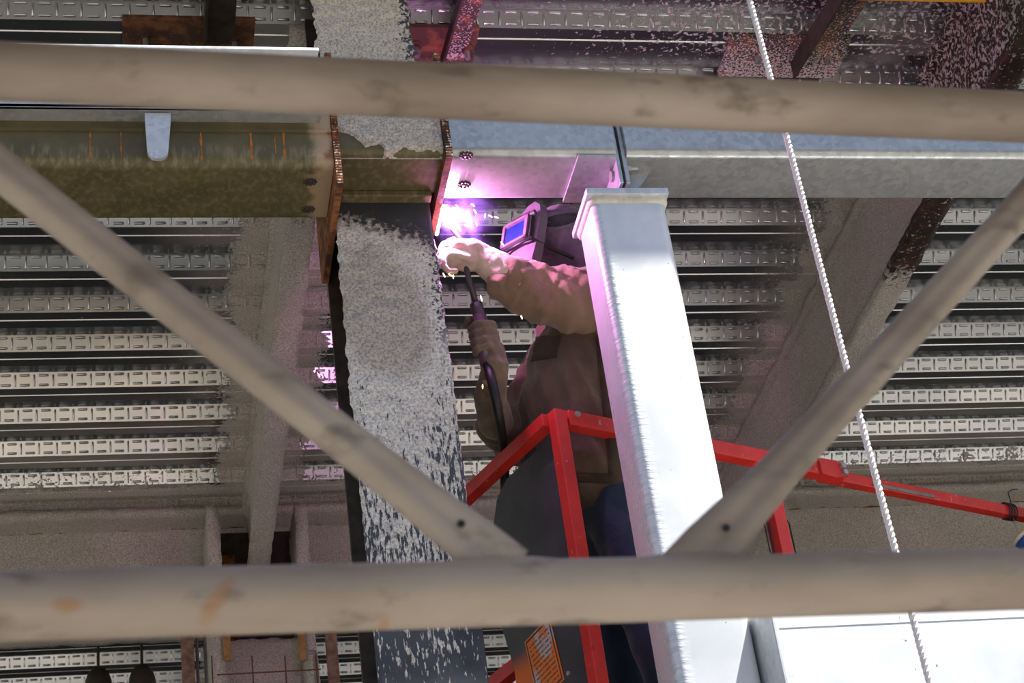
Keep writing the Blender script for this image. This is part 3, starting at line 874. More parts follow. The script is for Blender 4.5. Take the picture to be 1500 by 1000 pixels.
# ================================================================== KICKER STRUTS BOLTED TO THE DECK
def kicker(xa, xb, ya, yb, foot, tip_px, tipY, wdt, label, m_plate, m_strut, bolts):
    t = empty('kicker_strut', label, 'strut', 'angle struts bolted under the deck')
    bm = bmesh.new(); box(bm, (xa, ya, ZD - 0.022), (xb, yb, ZD - 0.002), 0.002); mk('base_plate', bm, m_plate, t)
    f = Vector(foot); tip = atY(*tip_px, tipY)
    dirv = (tip - f).normalized()
    side = Vector((1, 0, 0)); side = (side - dirv * side.dot(dirv)).normalized(); upv = dirv.cross(side)
    if upv.z > 0: upv = -upv
    bm = bmesh.new()
    bar(bm, f + side * (wdt * .7), tip + side * (wdt * .7), wdt * 1.4, 0.010, ref=upv)
    mk('angle_leg', bm, m_strut[1], t)
    bm = bmesh.new()
    bar(bm, f + upv * (wdt * 0.28), tip + upv * (wdt * 0.28), 0.010, wdt * 0.8, ref=upv)
    mk('angle_leg', bm, m_strut[0], t)
    for bx, by in bolts:
        bm = bmesh.new(); p = Vector((bx, by, ZD - 0.022))
        cyl(bm, p, p - Vector((0, 0, 0.006)), 0.026, 16); cyl(bm, p, p - Vector((0, 0, 0.022)), 0.017, 6)
        b_ = mk('nut', bm, m_plate, t)
        bm = bmesh.new(); cyl(bm, p - Vector((0, 0, 0.02)), p - Vector((0, 0, 0.055)), 0.010, 10); mk('threaded_end', bm, 'bolt', b_)
    return t
kicker(0.075, 0.54, 5.315, 5.47, (0.365, 5.43, 6.418), (305, -90), 4.85, 0.075, 'dark rusty angle strut on a bolted plate above the olive beam', 'fleck_lo', ('dark_steel', 'dark_steel'), ((0.155, 5.40), (0.47, 5.41)))
kicker(1.00, 1.355, 5.335, 5.52, (1.235, 5.50, 6.418), (700, -90), 4.85, 0.06, 'speckled angle strut on a rusty plate just right of the column top', 'fleck_lo', ('dark_steel', 'fleck'), ((1.13, 5.43), (1.32, 5.44)))
kicker(2.325, 2.80, 5.36, 5.585, (2.60, 5.50, 6.418), (1255, -60), 4.85, 0.10, 'speckled angle strut on a white-flecked plate beside the rope top', 'fleck', ('dark_steel', 'fleck'), ((2.44, 5.44), (2.72, 5.44)))
# yellow bar in the top right corner
a, b = atY(1255, -8, 5.00), atY(1700, 2, 5.00)
bm = bmesh.new(); cyl(bm, a, a + (b - a) * 1.5, 0.02, 14); tag(mk('yellow_bar', bm, 'yellow', None, True), 'thin yellow bar along the top right edge under the deck', 'bar')

# ================================================================== WORK PLATFORM
AD = Vector((math.cos(math.radians(21.5)), math.sin(math.radians(21.5)), 0))
BD = Vector((-AD.y, AD.x, 0))
K = Vector((1.362, 5.125, 0))
def bp(a, b, z): return K + AD * a + BD * b + Vector((0, 0, z))
RZt = 4.635
t = empty('work_platform', 'red-railed lift basket the welder stands in', 'lift basket')
S = 0.044
def rail(name, p, q, w_=S, h_=S, mat='red', parent=t, bev=0.003):
    bm = bmesh.new(); bar(bm, p, q, w_, h_, bev=bev); return mk(name, bm, mat, parent)
def post(a, b, z0, z1, s=S, mat='red', parent=t):
    bm = bmesh.new(); bar(bm, bp(a, b, z0), bp(a, b, z1), s, s, ref=BD, bev=0.003); return mk('post', bm, mat, parent)
rail('top_rail', bp(-0.02, 0.02, RZt), bp(-0.02, 0.95, RZt))
r1 = rail('top_rail', bp(0.03, 0, RZt), bp(1.13, 0, RZt), S, 0.052)
r2 = rail('top_rail', bp(1.05, 0.02, RZt - 0.002), bp(2.7, 0.02, RZt - 0.002), 0.036, 0.040)
rail('top_rail', bp(-0.02, 0.95, RZt), bp(2.7, 0.95, RZt))
rail('top_rail', bp(2.7, 0.0, RZt), bp(2.7, 0.97, RZt))
# hinge lug and pins on the front rail
bm = bmesh.new()
lug = [(1.02, RZt + 0.03), (1.10, RZt + 0.032), (1.135, RZt + 0.018), (1.135, RZt - 0.02), (1.08, RZt - 0.035), (1.02, RZt - 0.03)]
prism(bm, [bp(u, -0.032, z) for u, z in lug], BD * 0.010); lg = mk('hinge_lug', bm, 'red', t)
for u, z in ((1.115, RZt + 0.012), (1.118, RZt - 0.012)):
    bm = bmesh.new(); cyl(bm, bp(u, -0.032, z), bp(u, -0.044, z), 0.010, 12); mk('pin', bm, 'bolt', lg)
bm = bmesh.new(); cyl(bm, bp(0.06, -0.022, RZt + 0.012), bp(0.06, -0.031, RZt + 0.012), 0.010, 6); mk('rail_bolt', bm, 'bolt', r1)
bm = bmesh.new(); cyl(bm, bp(0.82, -0.0265, RZt), bp(0.82, -0.028, RZt), 0.006, 10); mk('hole', bm, 'black', r1)
bm = bmesh.new(); box(bm, (0, 0, 0), (0.001, 0.001, 0.001)); bm.free()
bm = bmesh.new(); bar(bm, bp(1.27, 0.000, RZt - 0.012), bp(1.55, 0.000, RZt - 0.012), 0.004, 0.012); mk('slot_label', bm, 'conduit', r2)
FLZ = 3.66
post(0, 0, FLZ, RZt + 0.022); post(0.82, 0.02, FLZ, RZt - 0.02, 0.05); post(2.7, 0, FLZ, RZt); post(2.7, 0.95, FLZ, RZt); post(-0.02, 0.95, FLZ, RZt)
# open end of the corner post
bm = bmesh.new(); bar(bm, bp(0, 0, RZt + 0.0205), bp(0, 0, RZt + 0.0228), 0.034, 0.034, ref=BD); mk('tube_mouth', bm, 'black', t)
zm = atY(722, 935, 5.5).z
rail('mid_rail', bp(0.025, 0.02, 4.0), bp(0.025, 0.95, 4.0)); rail('mid_rail', bp(2.7, 0.0, 4.1), bp(2.7, 0.95, 4.1)); rail('mid_rail', bp(0, 0.95, 4.1), bp(2.7, 0.95, 4.1))
bm = bmesh.new(); prism(bm, [bp(0, 0, FLZ), bp(2.7, 0, FLZ), bp(2.7, 0.95, FLZ), bp(0, 0.95, FLZ)], (0, 0, -0.05)); mk('basket_floor', bm, 'dark_plastic', t)
# side panel with rounded far edge
poly = []
for u, z in ((0.03, RZt - 0.05), (0.30, RZt - 0.055), (0.37, RZt - 0.09), (0.43, RZt - 0.20), (0.455, RZt - 0.34), (0.44, RZt - 0.50), (0.40, RZt - 0.66), (0.40, FLZ), (0.03, FLZ)):
    poly.append(bp(-0.012, u, z))
bm = bmesh.new(); prism(bm, poly, AD * 0.008); pn = mk('side_panel', bm, 'panel', t)
for px, py in ((860, 924), (833, 986)):
    d = ray(px, py); s_ = ((K - AD * 0.013) - CAM).dot(AD) / d.dot(AD); p = CAM + d * s_
    bm = bmesh.new(); cyl(bm, p + AD * 0.002, p - AD * 0.004, 0.007, 10); mk('rivet', bm, 'bolt', pn)
# placard
d = ray(797, 967); s_ = ((K - AD * 0.014) - CAM).dot(AD) / d.dot(AD); pc = CAM + d * s_
bm = bmesh.new(); box(bm, (-0.074, -0.109, -0.001), (0.074, 0.109, 0.001))
pl = mk('warning_placard', bm, 'placard', pn)
pl.matrix_world = Matrix.Translation(pc) @ Matrix(((-BD.x, 0, -AD.x), (-BD.y, 0, -AD.y), (0, 1, 0))).to_4x4() @ Matrix.Rotation(math.radians(8), 4, 'Z')
# wire latches beside the middle post
for sgn in (-1, 1):
    bm = bmesh.new(); u = 0.82 + sgn * 0.045
    sweep(bm, [bp(u - 0.008, 0.02, 4.30), bp(u - 0.008, 0.02, 4.42), bp(u, 0.02, 4.432), bp(u + 0.008, 0.02, 4.42), bp(u + 0.008, 0.02, 4.30), bp(u, 0.02, 4.29), bp(u - 0.008, 0.02, 4.30)], 0.0028, 6)
    mk('wire_latch', bm, 'black', t, True)
# tie wire and bucket
pw = atZ(1486, 742, RZt)
t2 = empty('tie_wire', 'black tie wire twisted round the red rail at the right edge', 'wire')
bm = bmesh.new(); pts = []
ux = (pw - K).dot(AD)
for k in range(60):
    an = k * 0.42; pts.append(bp(ux + 0.0008 * k - 0.02, 0.02 + 0.028 * math.cos(an), RZt + 0.030 * math.sin(an)))
sweep(bm, pts, 0.003, 6); mk('coil', bm, 'black', t2, True)
bm = bmesh.new(); sweep(bm, [bp(ux, -0.008, RZt + 0.02), bp(ux - 0.005, -0.012, RZt + 0.06), bp(ux + 0.02, -0.014, RZt + 0.075), bp(ux + 0.045, -0.014, RZt + 0.08)], 0.0025, 6); mk('loose_end', bm, 'black', t2, True)
bm = bmesh.new(); hk = bp(ux + 0.01, 0.01, RZt - 0.03)
bkt_top = atY(1530, 790, hk.y)
sweep(bm, [hk, hk - Vector((0, 0, 0.05)), hk - Vector((-0.012, 0, 0.085))], 0.0022, 6); mk('drop_wire', bm, 'bolt', t2, True)
t2 = empty('bucket', 'white bucket with blue and yellow label hanging at the right edge', 'bucket')
bc = Vector((hk.x + 0.088, hk.y, hk.z - 0.048))
tilt = Matrix.Rotation(math.radians(-24), 3, 'Y')
def lathe(bm, prof, c, rotm, segs=28):
    rings = [[bm.verts.new(c + rotm @ Vector((r_ * math.cos(2 * PI * k / segs), r_ * math.sin(2 * PI * k / segs), z))) for k in range(segs)] for r_, z in prof]
    for i in range(len(rings) - 1):
        for k in range(segs): bm.faces.new((rings[i][k], rings[i][(k + 1) % segs], rings[i + 1][(k + 1) % segs], rings[i + 1][k]))
    bm.faces.new(rings[0][::-1]); bm.faces.new(rings[-1])
bm = bmesh.new(); lathe(bm, [(0.085, -0.20), (0.10, 0.0), (0.106, 0.0), (0.106, 0.012), (0.096, 0.014)], bc, tilt); mk('pail', bm, 'bucket', t2, True)
bm = bmesh.new(); lathe(bm, [(0.0995, -0.035), (0.1035, -0.001), (0.099, -0.0012), (0.097, -0.035)], bc, tilt); mk('label_band', bm, 'bucket_blue', t2, True)
bm = bmesh.new(); lathe(bm, [(0.104, 0.012), (0.104, 0.017), (0.02, 0.018)], bc, tilt); mk('lid', bm, 'bucket_yellow', t2, True)

# ================================================================== WELDER
def q(x, y, Y): return atY(x, y, Y)
def wrinkle(a1, s1, a2, s2, st=(1, 1, 1)):
    def f(co, nn):
        c = Vector((co.x * st[0], co.y * st[1], co.z * st[2]))
        return nn * (a1 * noise.noise(c * s1) + a2 * (0.35 - abs(noise.noise(c * s2 + Vector((5, 1, 2))))))
    return f
# body (under the clothes): one continuous figure
hip = q(893, 735, 5.48); chest = q(872, 520, 5.46); neck = q(852, 425, 5.44); head = q(822, 355, 5.40)
shL = q(902, 462, 5.30); elL = q(868, 455, 5.21); wrL = q(735, 402, 5.165)
shR = q(840, 470, 5.62); elR = q(752, 640, 5.56); wrR = q(716, 560, 5.24)
footz = FLZ
legs = []
for sy, ox in ((-0.11, 0.03), (0.12, -0.02)):
    h_ = hip + Vector((0.0, sy, -0.06)); k_ = h_ + Vector((0.01 + ox, 0, -0.44)); an_ = Vector((k_.x + 0.03, k_.y, footz + 0.08))
    legs.append((h_, k_, an_))
bm = bmesh.new()
blob(bm, [hip, hip.lerp(chest, 0.5), chest], [(0.11, 0.15), (0.11, 0.15), (0.12, 0.18)], ref=(1, 0, 0))
blob(bm, [chest, neck, head], [0.08, 0.055, 0.06]); blob(bm, [head - Vector((0, 0, 0.04)), head + Vector((0, 0, 0.04))], [0.085, 0.09])
for sh_, el_, wr_ in ((shL, elL, wrL), (shR, elR, wrR)):
    blob(bm, [chest, sh_, el_, wr_], [0.06, 0.06, 0.045, 0.03])
for h_, k_, a_ in legs:
    blob(bm, [hip, h_, k_, a_], [0.09, 0.085, 0.06, 0.042]); blob(bm, [a_ - Vector((-0.03, 0, 0.03)), a_ + Vector((-0.15, 0, -0.04))], [0.038, 0.03])
person = mk('person', bm, 'skin')
remesh(person, 0.016, 3)
tag(person, 'person in brown canvas jacket, jeans, gloves and dark hood, reaching up to weld', 'person')

# jacket (torso)
bm = bmesh.new()
tor = [(905, 455, .10, .20), (880, 490, .165, .23), (858, 545, .195, .24), (846, 600, .205, .245), (850, 650, .20, .245), (866, 705, .195, .24), (874, 728, .19, .235)]
blob(bm, [q(x, y, 5.46) for x, y, a, b in tor[:-1]], [(a, b) for x, y, a, b in tor[:-1]], 28, ref=(1, 0, 0))
blob(bm, [shL + Vector((0, 0, 0.02)), shL.lerp(elL, .7)], [0.12, 0.11])
blob(bm, [q(860, 480, 5.58), shR, shR.lerp(elR, 0.5), q(748, 648, 5.52), q(730, 620, 5.42)], [0.10, 0.10, 0.085, 0.075, 0.066])
jk = mk('jacket', bm, 'jacket', person)
def jdisp(co, nn):
    # hanging vertical folds plus cross creases
    v = 0.050 * (0.26 - abs(noise.noise(Vector((co.x * 13 + co.z * 2.6, co.y * 9, co.z * 1.9 + 3))))) + 0.016 * (0.3 - abs(noise.noise(Vector((co.x * 9 + co.z * 3, co.y * 9, co.z * 7)))))
    return nn * v
remesh(jk, 0.011, 5, jdisp)
# pocket flap stitching and front placket
def stitch(parent, pts, n, mat='dark_plastic', r_=0.0022):
    """row of short raised stitches projected on the jacket side"""
    bm = bmesh.new()
    for i in range(n):
        f = i / (n - 1) * (len(pts) - 1); k = min(int(f), len(pts) - 2); u = f - k
        x = pts[k][0] * (1 - u) + pts[k + 1][0] * u; y = pts[k][1] * (1 - u) + pts[k + 1][1] * u
        d = ray(x, y).normalized()
        hit, loc, nrm, idx = parent.ray_cast(CAM, d)
        if hit: bmesh.ops.create_icosphere(bm, subdivisions=1, radius=r_, matrix=Matrix.Translation(loc))
    if len(bm.verts):
        o = mk('stitching', bm, mat, parent); o['kind'] = 'stuff'
    else: bm.free()
bpy.context.view_layer.update()
def patch(parent, name, c, nu, nv, off, mat):
    """cloth panel lying on its parent: c = four corners (photo px), laid on the garment surface"""
    bm = bmesh.new(); G = []
    for j in range(nv + 1):
        row = []
        for i in range(nu + 1):
            u, v = i / nu, j / nv
            x = (c[0][0] * (1 - u) + c[1][0] * u) * (1 - v) + (c[3][0] * (1 - u) + c[2][0] * u) * v
            y = (c[0][1] * (1 - u) + c[1][1] * u) * (1 - v) + (c[3][1] * (1 - u) + c[2][1] * u) * v
            d = ray(x, y).normalized(); hit, loc, nrm, idx = parent.ray_cast(CAM, d)
            e = 0.3 if i in (0, nu) or j in (0, nv) else 1.0
            row.append(bm.verts.new(loc + nrm * off * e) if hit else None)
        G.append(row)
    for j in range(nv):
        for i in range(nu):
            qd = (G[j][i], G[j][i + 1], G[j + 1][i + 1], G[j + 1][i])
            if None not in qd: bm.faces.new(qd)
    for v in [v for v in bm.verts if not v.link_faces]: bm.verts.remove(v)
    if not bm.faces: bm.free(); return
    sol = bmesh.ops.solidify(bm, geom=bm.faces[:], thickness=0.003)
    return mk(name, bm, mat, parent, True)
patch(jk, 'pocket_flap', [(786, 492), (822, 492), (816, 524), (778, 530)], 10, 10, 0.009, 'jacket')
patch(jk, 'placket', [(872, 490), (890, 490), (914, 700), (892, 700)], 6, 40, 0.008, 'jacket')
patch(jk, 'hem_band', [(836, 692), (925, 694), (925, 710), (836, 706)], 26, 5, 0.008, 'jacket')
stitch(jk, [(812, 525), (815, 505), (795, 522), (775, 528)], 20); stitch(jk, [(872, 490), (884, 520), (890, 560), (897, 620), (902, 690)], 60)
stitch(jk, [(868, 490), (880, 522), (886, 560), (893, 620), (898, 690)], 60); stitch(jk, [(752, 560), (758, 600), (764, 640), (772, 680)], 30)
# near sleeve
bm = bmesh.new()
sl = [(915, 452, 5.30, .112), (872, 447, 5.215, .112), (835, 440, 5.20, .110), (800, 432, 5.19, .098), (770, 420, 5.18, .083), (746, 410, 5.17, .074)]
blob(bm, [q(x, y, Y) for x, y, Y, r_ in sl], [r_ for x, y, Y, r_ in sl], 26)
sv = mk('sleeve', bm, 'sleeve', person)
def sdisp(co, nn):
    d = (co.x - 1.25) / 0.35
    k = 1.2 - 0.5 * min(1, max(0, d))
    v = 0.034 * (0.30 - abs(noise.noise(Vector((co.x * 13 + co.z * 8, co.y * 5, co.z * 6))))) + 0.016 * (0.3 - abs(noise.noise(Vector((co.x * 22 - co.z * 14, co.y * 9, co.z * 10 + 4))))) + 0.008 * noise.noise(co * 9)
    return nn * (v * k)
remesh(sv, 0.009, 4, sdisp)
bm = bmesh.new()
c0, c1 = q(757, 414, 5.175), q(741, 407, 5.168)
sweep(bm, [c0, c0.lerp(c1, .5), c1], [0.080, 0.082, 0.078], 28, cap=False)
sweep(bm, [c1, c1.lerp(c0, .5), c0], [0.074, 0.078, 0.076], 28, cap=False)
mk('cuff', bm, 'sleeve', sv, True)
# jeans
bm = bmesh.new()
blob(bm, [q(872, 690, 5.47), hip, hip - Vector((0, 0, .06))], [(.16, .20), (.165, .20), (.15, .19)], 24, ref=(1, 0, 0))
for h_, k_, a_ in legs:
    blob(bm, [h_, h_.lerp(k_, .5), k_, k_.lerp(a_, .5), a_], [.115, .105, .085, .078, .075], 20)
jn = mk('jeans', bm, 'jeans', person)
remesh(jn, 0.013, 4, wrinkle(.010, 9, .010, 13, (1, 1, .7)))
for h_, k_, a_ in legs:
    bm = bmesh.new(); blob(bm, [Vector((a_.x + .03, a_.y, footz + .05)), Vector((a_.x - .17, a_.y, footz + .042))], [.05, .04]); blob(bm, [a_ + Vector((0, 0, .08)), Vector((a_.x, a_.y, footz + .05))], [.055, .05])
    b_ = mk('boot', bm, 'leather', person); remesh(b_, 0.012, 3)

# gloves ------------------------------------------------------------
def glove(name, palm, fingers, thumb, gaunt, mat, vox=0.005, disp=None, extra=()):
    bm = bmesh.new()
    blob(bm, palm[0], palm[1], 18, ref=palm[2])
    for pts, rad in fingers: blob(bm, pts, rad, 12)
    blob(bm, thumb[0], thumb[1], 12)
    for pp, rr_ in extra: blob(bm, pp, rr_, 12)
    blob(bm, gaunt[0], gaunt[1], 20)
    o = mk(name, bm, mat, person)
    return remesh(o, vox, 2, disp)
# upper (near, left) hand: back of hand up, fingers reaching left and curling down round the torch neck
HY = 5.15
fing = []
for i, (y0, yd, rr_) in enumerate(((352, 0.036, .0125), (357, 0.013, .0132), (364, -0.010, .0130), (372, -0.032, .0115))):
    ln = (3, 0, 1, 5)[i]
    fing.append(([q(684, y0 + 6, HY + yd), q(664, y0, HY + yd - .002), q(648 + ln, y0 + 5, HY + yd - .003), q(643 + ln, y0 + 16, HY + yd), q(651 + ln, y0 + 25, HY + yd + .004), q(662 + ln, y0 + 25, HY + yd + .006)], [rr_ * 1.12, rr_ * 1.08, rr_, rr_ * .96, rr_ * .92, rr_ * .85]))
def gdisp(co, nn): return nn * (0.0055 * (0.3 - abs(noise.noise(Vector((co.x * 34 + co.z * 12, co.y * 16, co.z * 10))))) + 0.003 * noise.noise(co * 40))
glove('glove', ([q(708, 375, HY + .005), q(690, 368, HY), q(672, 366, HY)], [(.036, .044), (.038, .050), (.028, .050)], (0, 0, 1)), fing,
      ([q(706, 382, HY + .005), q(694, 390, HY + .012), q(682, 393, HY + .014), q(672, 391, HY + .012)], [.018, .0165, .0145, .0125]),
      ([q(752, 408, 5.17), q(735, 398, 5.165), q(712, 382, 5.155), q(700, 374, HY)], [.066, .062, .050, .040]), 'glove', 0.005, gdisp,
      [([q(692, 376, HY - .010), q(660, 378, HY - .008)], [.030, .026])])
# lower (far, right) hand: fist closed round the torch grip
GT, GB = q(694, 420, 5.185), q(722, 575, 5.225)
gdir = (GT - GB).normalized()
gc = q(707, 500, 5.205)
def gp(al, ang, rad):
    """point round the grip axis: along, angle (0 = towards -Y camera side), radius"""
    e1 = Vector((0, -1, 0)); e1 = (e1 - gdir * e1.dot(gdir)).normalized(); e2 = gdir.cross(e1)
    return gc + gdir * al + (e1 * math.cos(ang) + e2 * math.sin(ang)) * rad
# which way round: choose the side so fingers wrap from the right (palm) over the camera side to the left
sgn = 1 if (gp(0, PI / 2, .1) - gc).x > 0 else -1
fing = []
for i in range(4):
    al = 0.045 - 0.027 * i; R_ = 0.037
    rr_ = (.0140, .0145, .0142, .0125)[i]
    fing.append(([gp(al - .002, sgn * 1.75, R_ + .004), gp(al, sgn * 0.95, R_ + .004), gp(al + .001, sgn * 0.15, R_), gp(al + .001, -sgn * 0.7, R_ - .002), gp(al, -sgn * 1.5, R_ - .006), gp(al, -sgn * 2.1, R_ - .010)], [rr_ * 1.08, rr_ * 1.08, rr_, rr_, rr_ * .95, rr_ * .85]))
glove('glove', ([gp(.05, sgn * 2.1, .042), gp(.0, sgn * 2.1, .046), gp(-.055, sgn * 2.0, .040)], [(.036, .020), (.040, .024), (.034, .024)], (0, 1, 0)), fing,
      ([gp(-.02, sgn * 2.6, .045), gp(.035, sgn * 3.1, .044), gp(.072, -sgn * 2.5, .038), gp(.092, -sgn * 2.0, .034)], [.018, .016, .0145, .012]),
      ([gp(-.03, sgn * 1.8, .034), gp(-.08, sgn * 1.4, .030), q(718, 580, 5.29), q(726, 618, 5.37)], [.036, .042, .052, .058]), 'glove_dark', 0.005, gdisp)

# welding hood ------------------------------------------------------
bm = bmesh.new()
blob(bm, [q(795, 350, 5.37), q(822, 352, 5.41), q(848, 362, 5.44)], [(.105, .10), (.125, .12), (.115, .12)], 24)
blob(bm, [q(830, 370, 5.41), q(850, 415, 5.43), q(868, 440, 5.44)], [.11, .12, .13], 24)
hd = mk('welding_hood', bm, 'hood', person)
remesh(hd, 0.008, 4, lambda co, nn: nn * (0.024 * (0.30 - abs(noise.noise(Vector((co.x * 11 + co.z * 6, co.y * 9, co.z * 16 - co.x * 8))))) + 0.004 * noise.noise(co * 30)))
# crown opening with a rolled rim
bpy.context.view_layer.update()
def project(o, x, y, off):
    d = ray(x, y).normalized(); hit, loc, nrm, idx = o.ray_cast(CAM, d)
    return (loc - d * off) if hit else None
N_ = 44; pts = []; last = None
def crown_px(k, f=1.0):
    an = 2 * PI * k / N_; u, v = 33 * f * math.cos(an), 11.5 * f * math.sin(an)
    return 819 + u * 0.985 + v * 0.17, 323 - u * 0.17 + v * 0.985
for k in range(N_):
    p = project(hd, *crown_px(k), 0.004)
    if p is None: p = last if last else atY(*crown_px(k), 5.33)
    last = p; pts.append(p)
for k in range(3): pts = [(pts[i - 1] + pts[i] * 2 + pts[(i + 1) % N_]) / 4 for i in range(N_)]
bm = bmesh.new(); sweep(bm, pts + [pts[0]], 0.007, 8, ref=(0, -1, 0)); mk('rolled_rim', bm, 'hood', hd, True)
bm = bmesh.new(); rings = []
for f in (0.99, 0.6, 0.25):
    rr_ = []
    for k in range(N_):
        p = project(hd, *crown_px(k, f), 0.003)
        rr_.append(bm.verts.new(p if p is not None else pts[k].lerp(sum(pts, Vector()) / N_, 1 - f)))
    rings.append(rr_)
for a_, b_ in zip(rings, rings[1:]):
    for k in range(N_): bm.faces.new((a_[k], a_[(k + 1) % N_], b_[(k + 1) % N_], b_[k]))
bm.faces.new(rings[-1]); mk('dark_crown', bm, 'hood_dark', hd, True)
# face shield: plate facing left and towards the camera
SU = None
s00, s10, s01 = q(739, 374, 5.290), q(780, 352, 5.205), q(744, 338, 5.300)
su = (s10 - s00); sv_ = (s01 - s00)
sn = su.cross(sv_).normalized()
if sn.y > 0: sn = -sn
def sp(u, v, w_=0.0): return s00 + su * u + sv_ * v + sn * w_
bm = bmesh.new()
outl = [(-0.06, 0.0), (0.25, -0.28), (0.62, -0.55), (0.98, -0.72), (1.04, -0.1), (1.06, 0.6), (1.07, 1.2), (1.02, 1.55), (0.86, 1.72), (0.66, 1.62), (0.42, 1.38), (0.18, 1.12), (0.0, 0.82), (-0.07, 0.40)]
fr = [sp(u, v, -0.010 * ((u - .5) ** 2) * 4) for u, v in outl]; bk = [sp(.5 + (u - .5) * 1.05, .6 + (v - .6) * 1.05, -0.05) for u, v in outl]
ctr = bm.verts.new(sp(.5, .6, 0.012)); A_ = [bm.verts.new(p) for p in fr]; B_ = [bm.verts.new(p) for p in bk]
for i in range(len(A_)):
    j = (i + 1) % len(A_); bm.faces.new((ctr, A_[i], A_[j])); bm.faces.new((A_[i], B_[i], B_[j], A_[j]))
bm.faces.new(B_[::-1])
shd = mk('face_shield', bm, 'shield', hd); smooth_by_angle(shd, 50)
def shield_quad(name, u0, u1, v0, v1, w0, w1, mat, parent):
    bm = bmesh.new(); prism(bm, [sp(u0, v0, w0), sp(u1, v0, w0), sp(u1, v1, w0), sp(u0, v1, w0)], sn * (w1 - w0)); return mk(name, bm, mat, parent)
shield_quad('lens_frame', 0.02, 0.98, 0.10, 0.98, 0.0, 0.016, 'black', shd)
shield_quad('lens', 0.10, 0.78, 0.22, 0.86, 0.014, 0.019, 'lens', shd)
for u0, u1, v0, v1 in ((0.0, 0.90, 0.08, 0.17), (0.0, 0.90, 0.90, 0.99), (0.80, 0.90, 0.08, 0.99), (0.0, 0.08, 0.08, 0.99)):
    shield_quad('frame_bar', u0, u1, v0, v1, 0.014, 0.026, 'shield', shd)
bm = bmesh.new(); cyl(bm, sp(0.30, 1.04, .02), sp(0.92, 1.04, .02), 0.005, 10); mk('hinge_pin', bm, 'black', shd)
bm = bmesh.new(); cyl(bm, sp(0.90, 1.04, .012), sp(1.06, 1.04, .012), 0.010, 12); mk('hinge_knob', bm, 'dark_plastic', shd)
bm = bmesh.new(); sweep(bm, [sp(0.0, -0.02, .012), sp(0.5, -0.06, .018), sp(1.0, 0.02, .014), q(812, 366, 5.275), q(840, 378, 5.30)], 0.006, 8); mk('strap', bm, 'black', hd, True)

# welding torch ------------------------------------------------------
WELD = Vector((1.087, 5.078, 5.388))
t = empty('welding_torch', 'black welding torch with clear grip and trailing cable in the gloved hands', 'torch')
bm = bmesh.new(); tipp = WELD + Vector((0.015, 0.03, -0.04))
sweep(bm, [tipp, q(676, 352, 5.135), q(680, 378, 5.15), q(686, 405, 5.165), q(698, 448, 5.185)], [.006, .009, .0095, .0095, .010], 12); mk('neck', bm, 'dark_plastic', t, True)
bm = bmesh.new(); cyl(bm, q(697, 445, 5.185), q(703, 465, 5.19), .021, 14); mk('collar', bm, 'dark_plastic', t, True)
bm = bmesh.new(); cyl(bm, q(702, 462, 5.19), q(714, 535, 5.215), .0235, 16); mk('grip', bm, 'plastic_clear', t, True)
bm = bmesh.new(); cyl(bm, q(702, 462, 5.19), q(714, 535, 5.215), .012, 12); mk('grip_core', bm, 'dark_plastic', t, True)
bm = bmesh.new(); sweep(bm, [q(714, 533, 5.20), q(721, 560, 5.195), q(728, 592, 5.205), q(733, 622, 5.25), q(737, 650, 5.38), q(739, 690, 5.52), q(742, 780, 5.56), q(760, 900, 5.58)], .0155, 14); mk('cable', bm, 'black', t, True)

# ================================================================== WELD ARC, SPARKS, SMOKE
t = empty('weld_arc', 'blinding white-violet welding arc at the foot of the rusted plate', 'arc')
M['arc'] = mat_emit('arc_glow', (0.95, 0.72, 1.0), 90.0)
bm = bmesh.new(); blob(bm, [WELD + Vector((-.002, -.02, .006)), WELD + Vector((-.004, .02, -.006))], [.010, .008], 10); mk('arc_core', bm, 'arc', t, True)
M['glare'] = mat_emit('arc_glare_strip', (0.95, 0.62, 1.0), 14.0)  # glowing strip added for the arc's glare along the plate edge
bm = bmesh.new(); sweep(bm, [(1.071, 5.035 + .016 * k, 5.387 - .001 * (k % 2)) for k in range(11)], [.0045 + .0015 * (k % 2) for k in range(11)], 8); mk('glare_streak', bm, 'glare', t, True)
ld = bpy.data.lights.new('arc_light', 'POINT'); ld.energy = 34.0; ld.color = (1.0, 0.34, 0.90); ld.shadow_soft_size = 0.012
lo = bpy.data.objects.new('arc_light', ld); COL.objects.link(lo); lo.parent = t; lo.location = WELD + Vector((.020, .004, .0))
M['spark'] = mat_emit('hot_spark', (1.0, 0.62, 0.32), 9.0)
for i, (x, y, dx, dy) in enumerate(((690, 298, 5, 4), (694, 307, 4, 6), (686, 316, 6, 8), (711, 313, -1, 6), (716, 315, 5, 3), (724, 317, 6, 2), (681, 329, 6, 3), (697, 325, 2, 6), (734, 354, 4, 6), (668, 300, 4, 5), (676, 312, 3, 6), (649, 400, 3, 6), (657, 401, 7, 4), (664, 402, 0, 6), (704, 433, 2, 8), (763, 462, 2, 5), (707, 563, 0, 6), (672, 330, 3, 9))):
    bm = bmesh.new(); Y = 5.10 + 0.05 * random.random(); a, b = q(x, y, Y), q(x + dx, y + dy, Y + .004)
    sweep(bm, [a, a.lerp(b, .5), b], [.0010, .0021, .0008], 6)
    lab = {8: 'orange spark streak just left of the welding lens', 11: 'leftmost of three sparks under the upper glove beside the column', 12: 'middle of three sparks under the upper glove beside the column',
           13: 'rightmost of three sparks under the upper glove beside the column', 14: 'spark streak right of the torch neck above the collar', 15: 'lone spark under the tan sleeve',
           16: 'lone spark over the lower glove gauntlet'}.get(i, 'tiny orange spark streak in the violet fume right of the arc')
    tag(mk('spark', bm, 'spark', None, True), lab, 'spark', 'sparks around the arc')
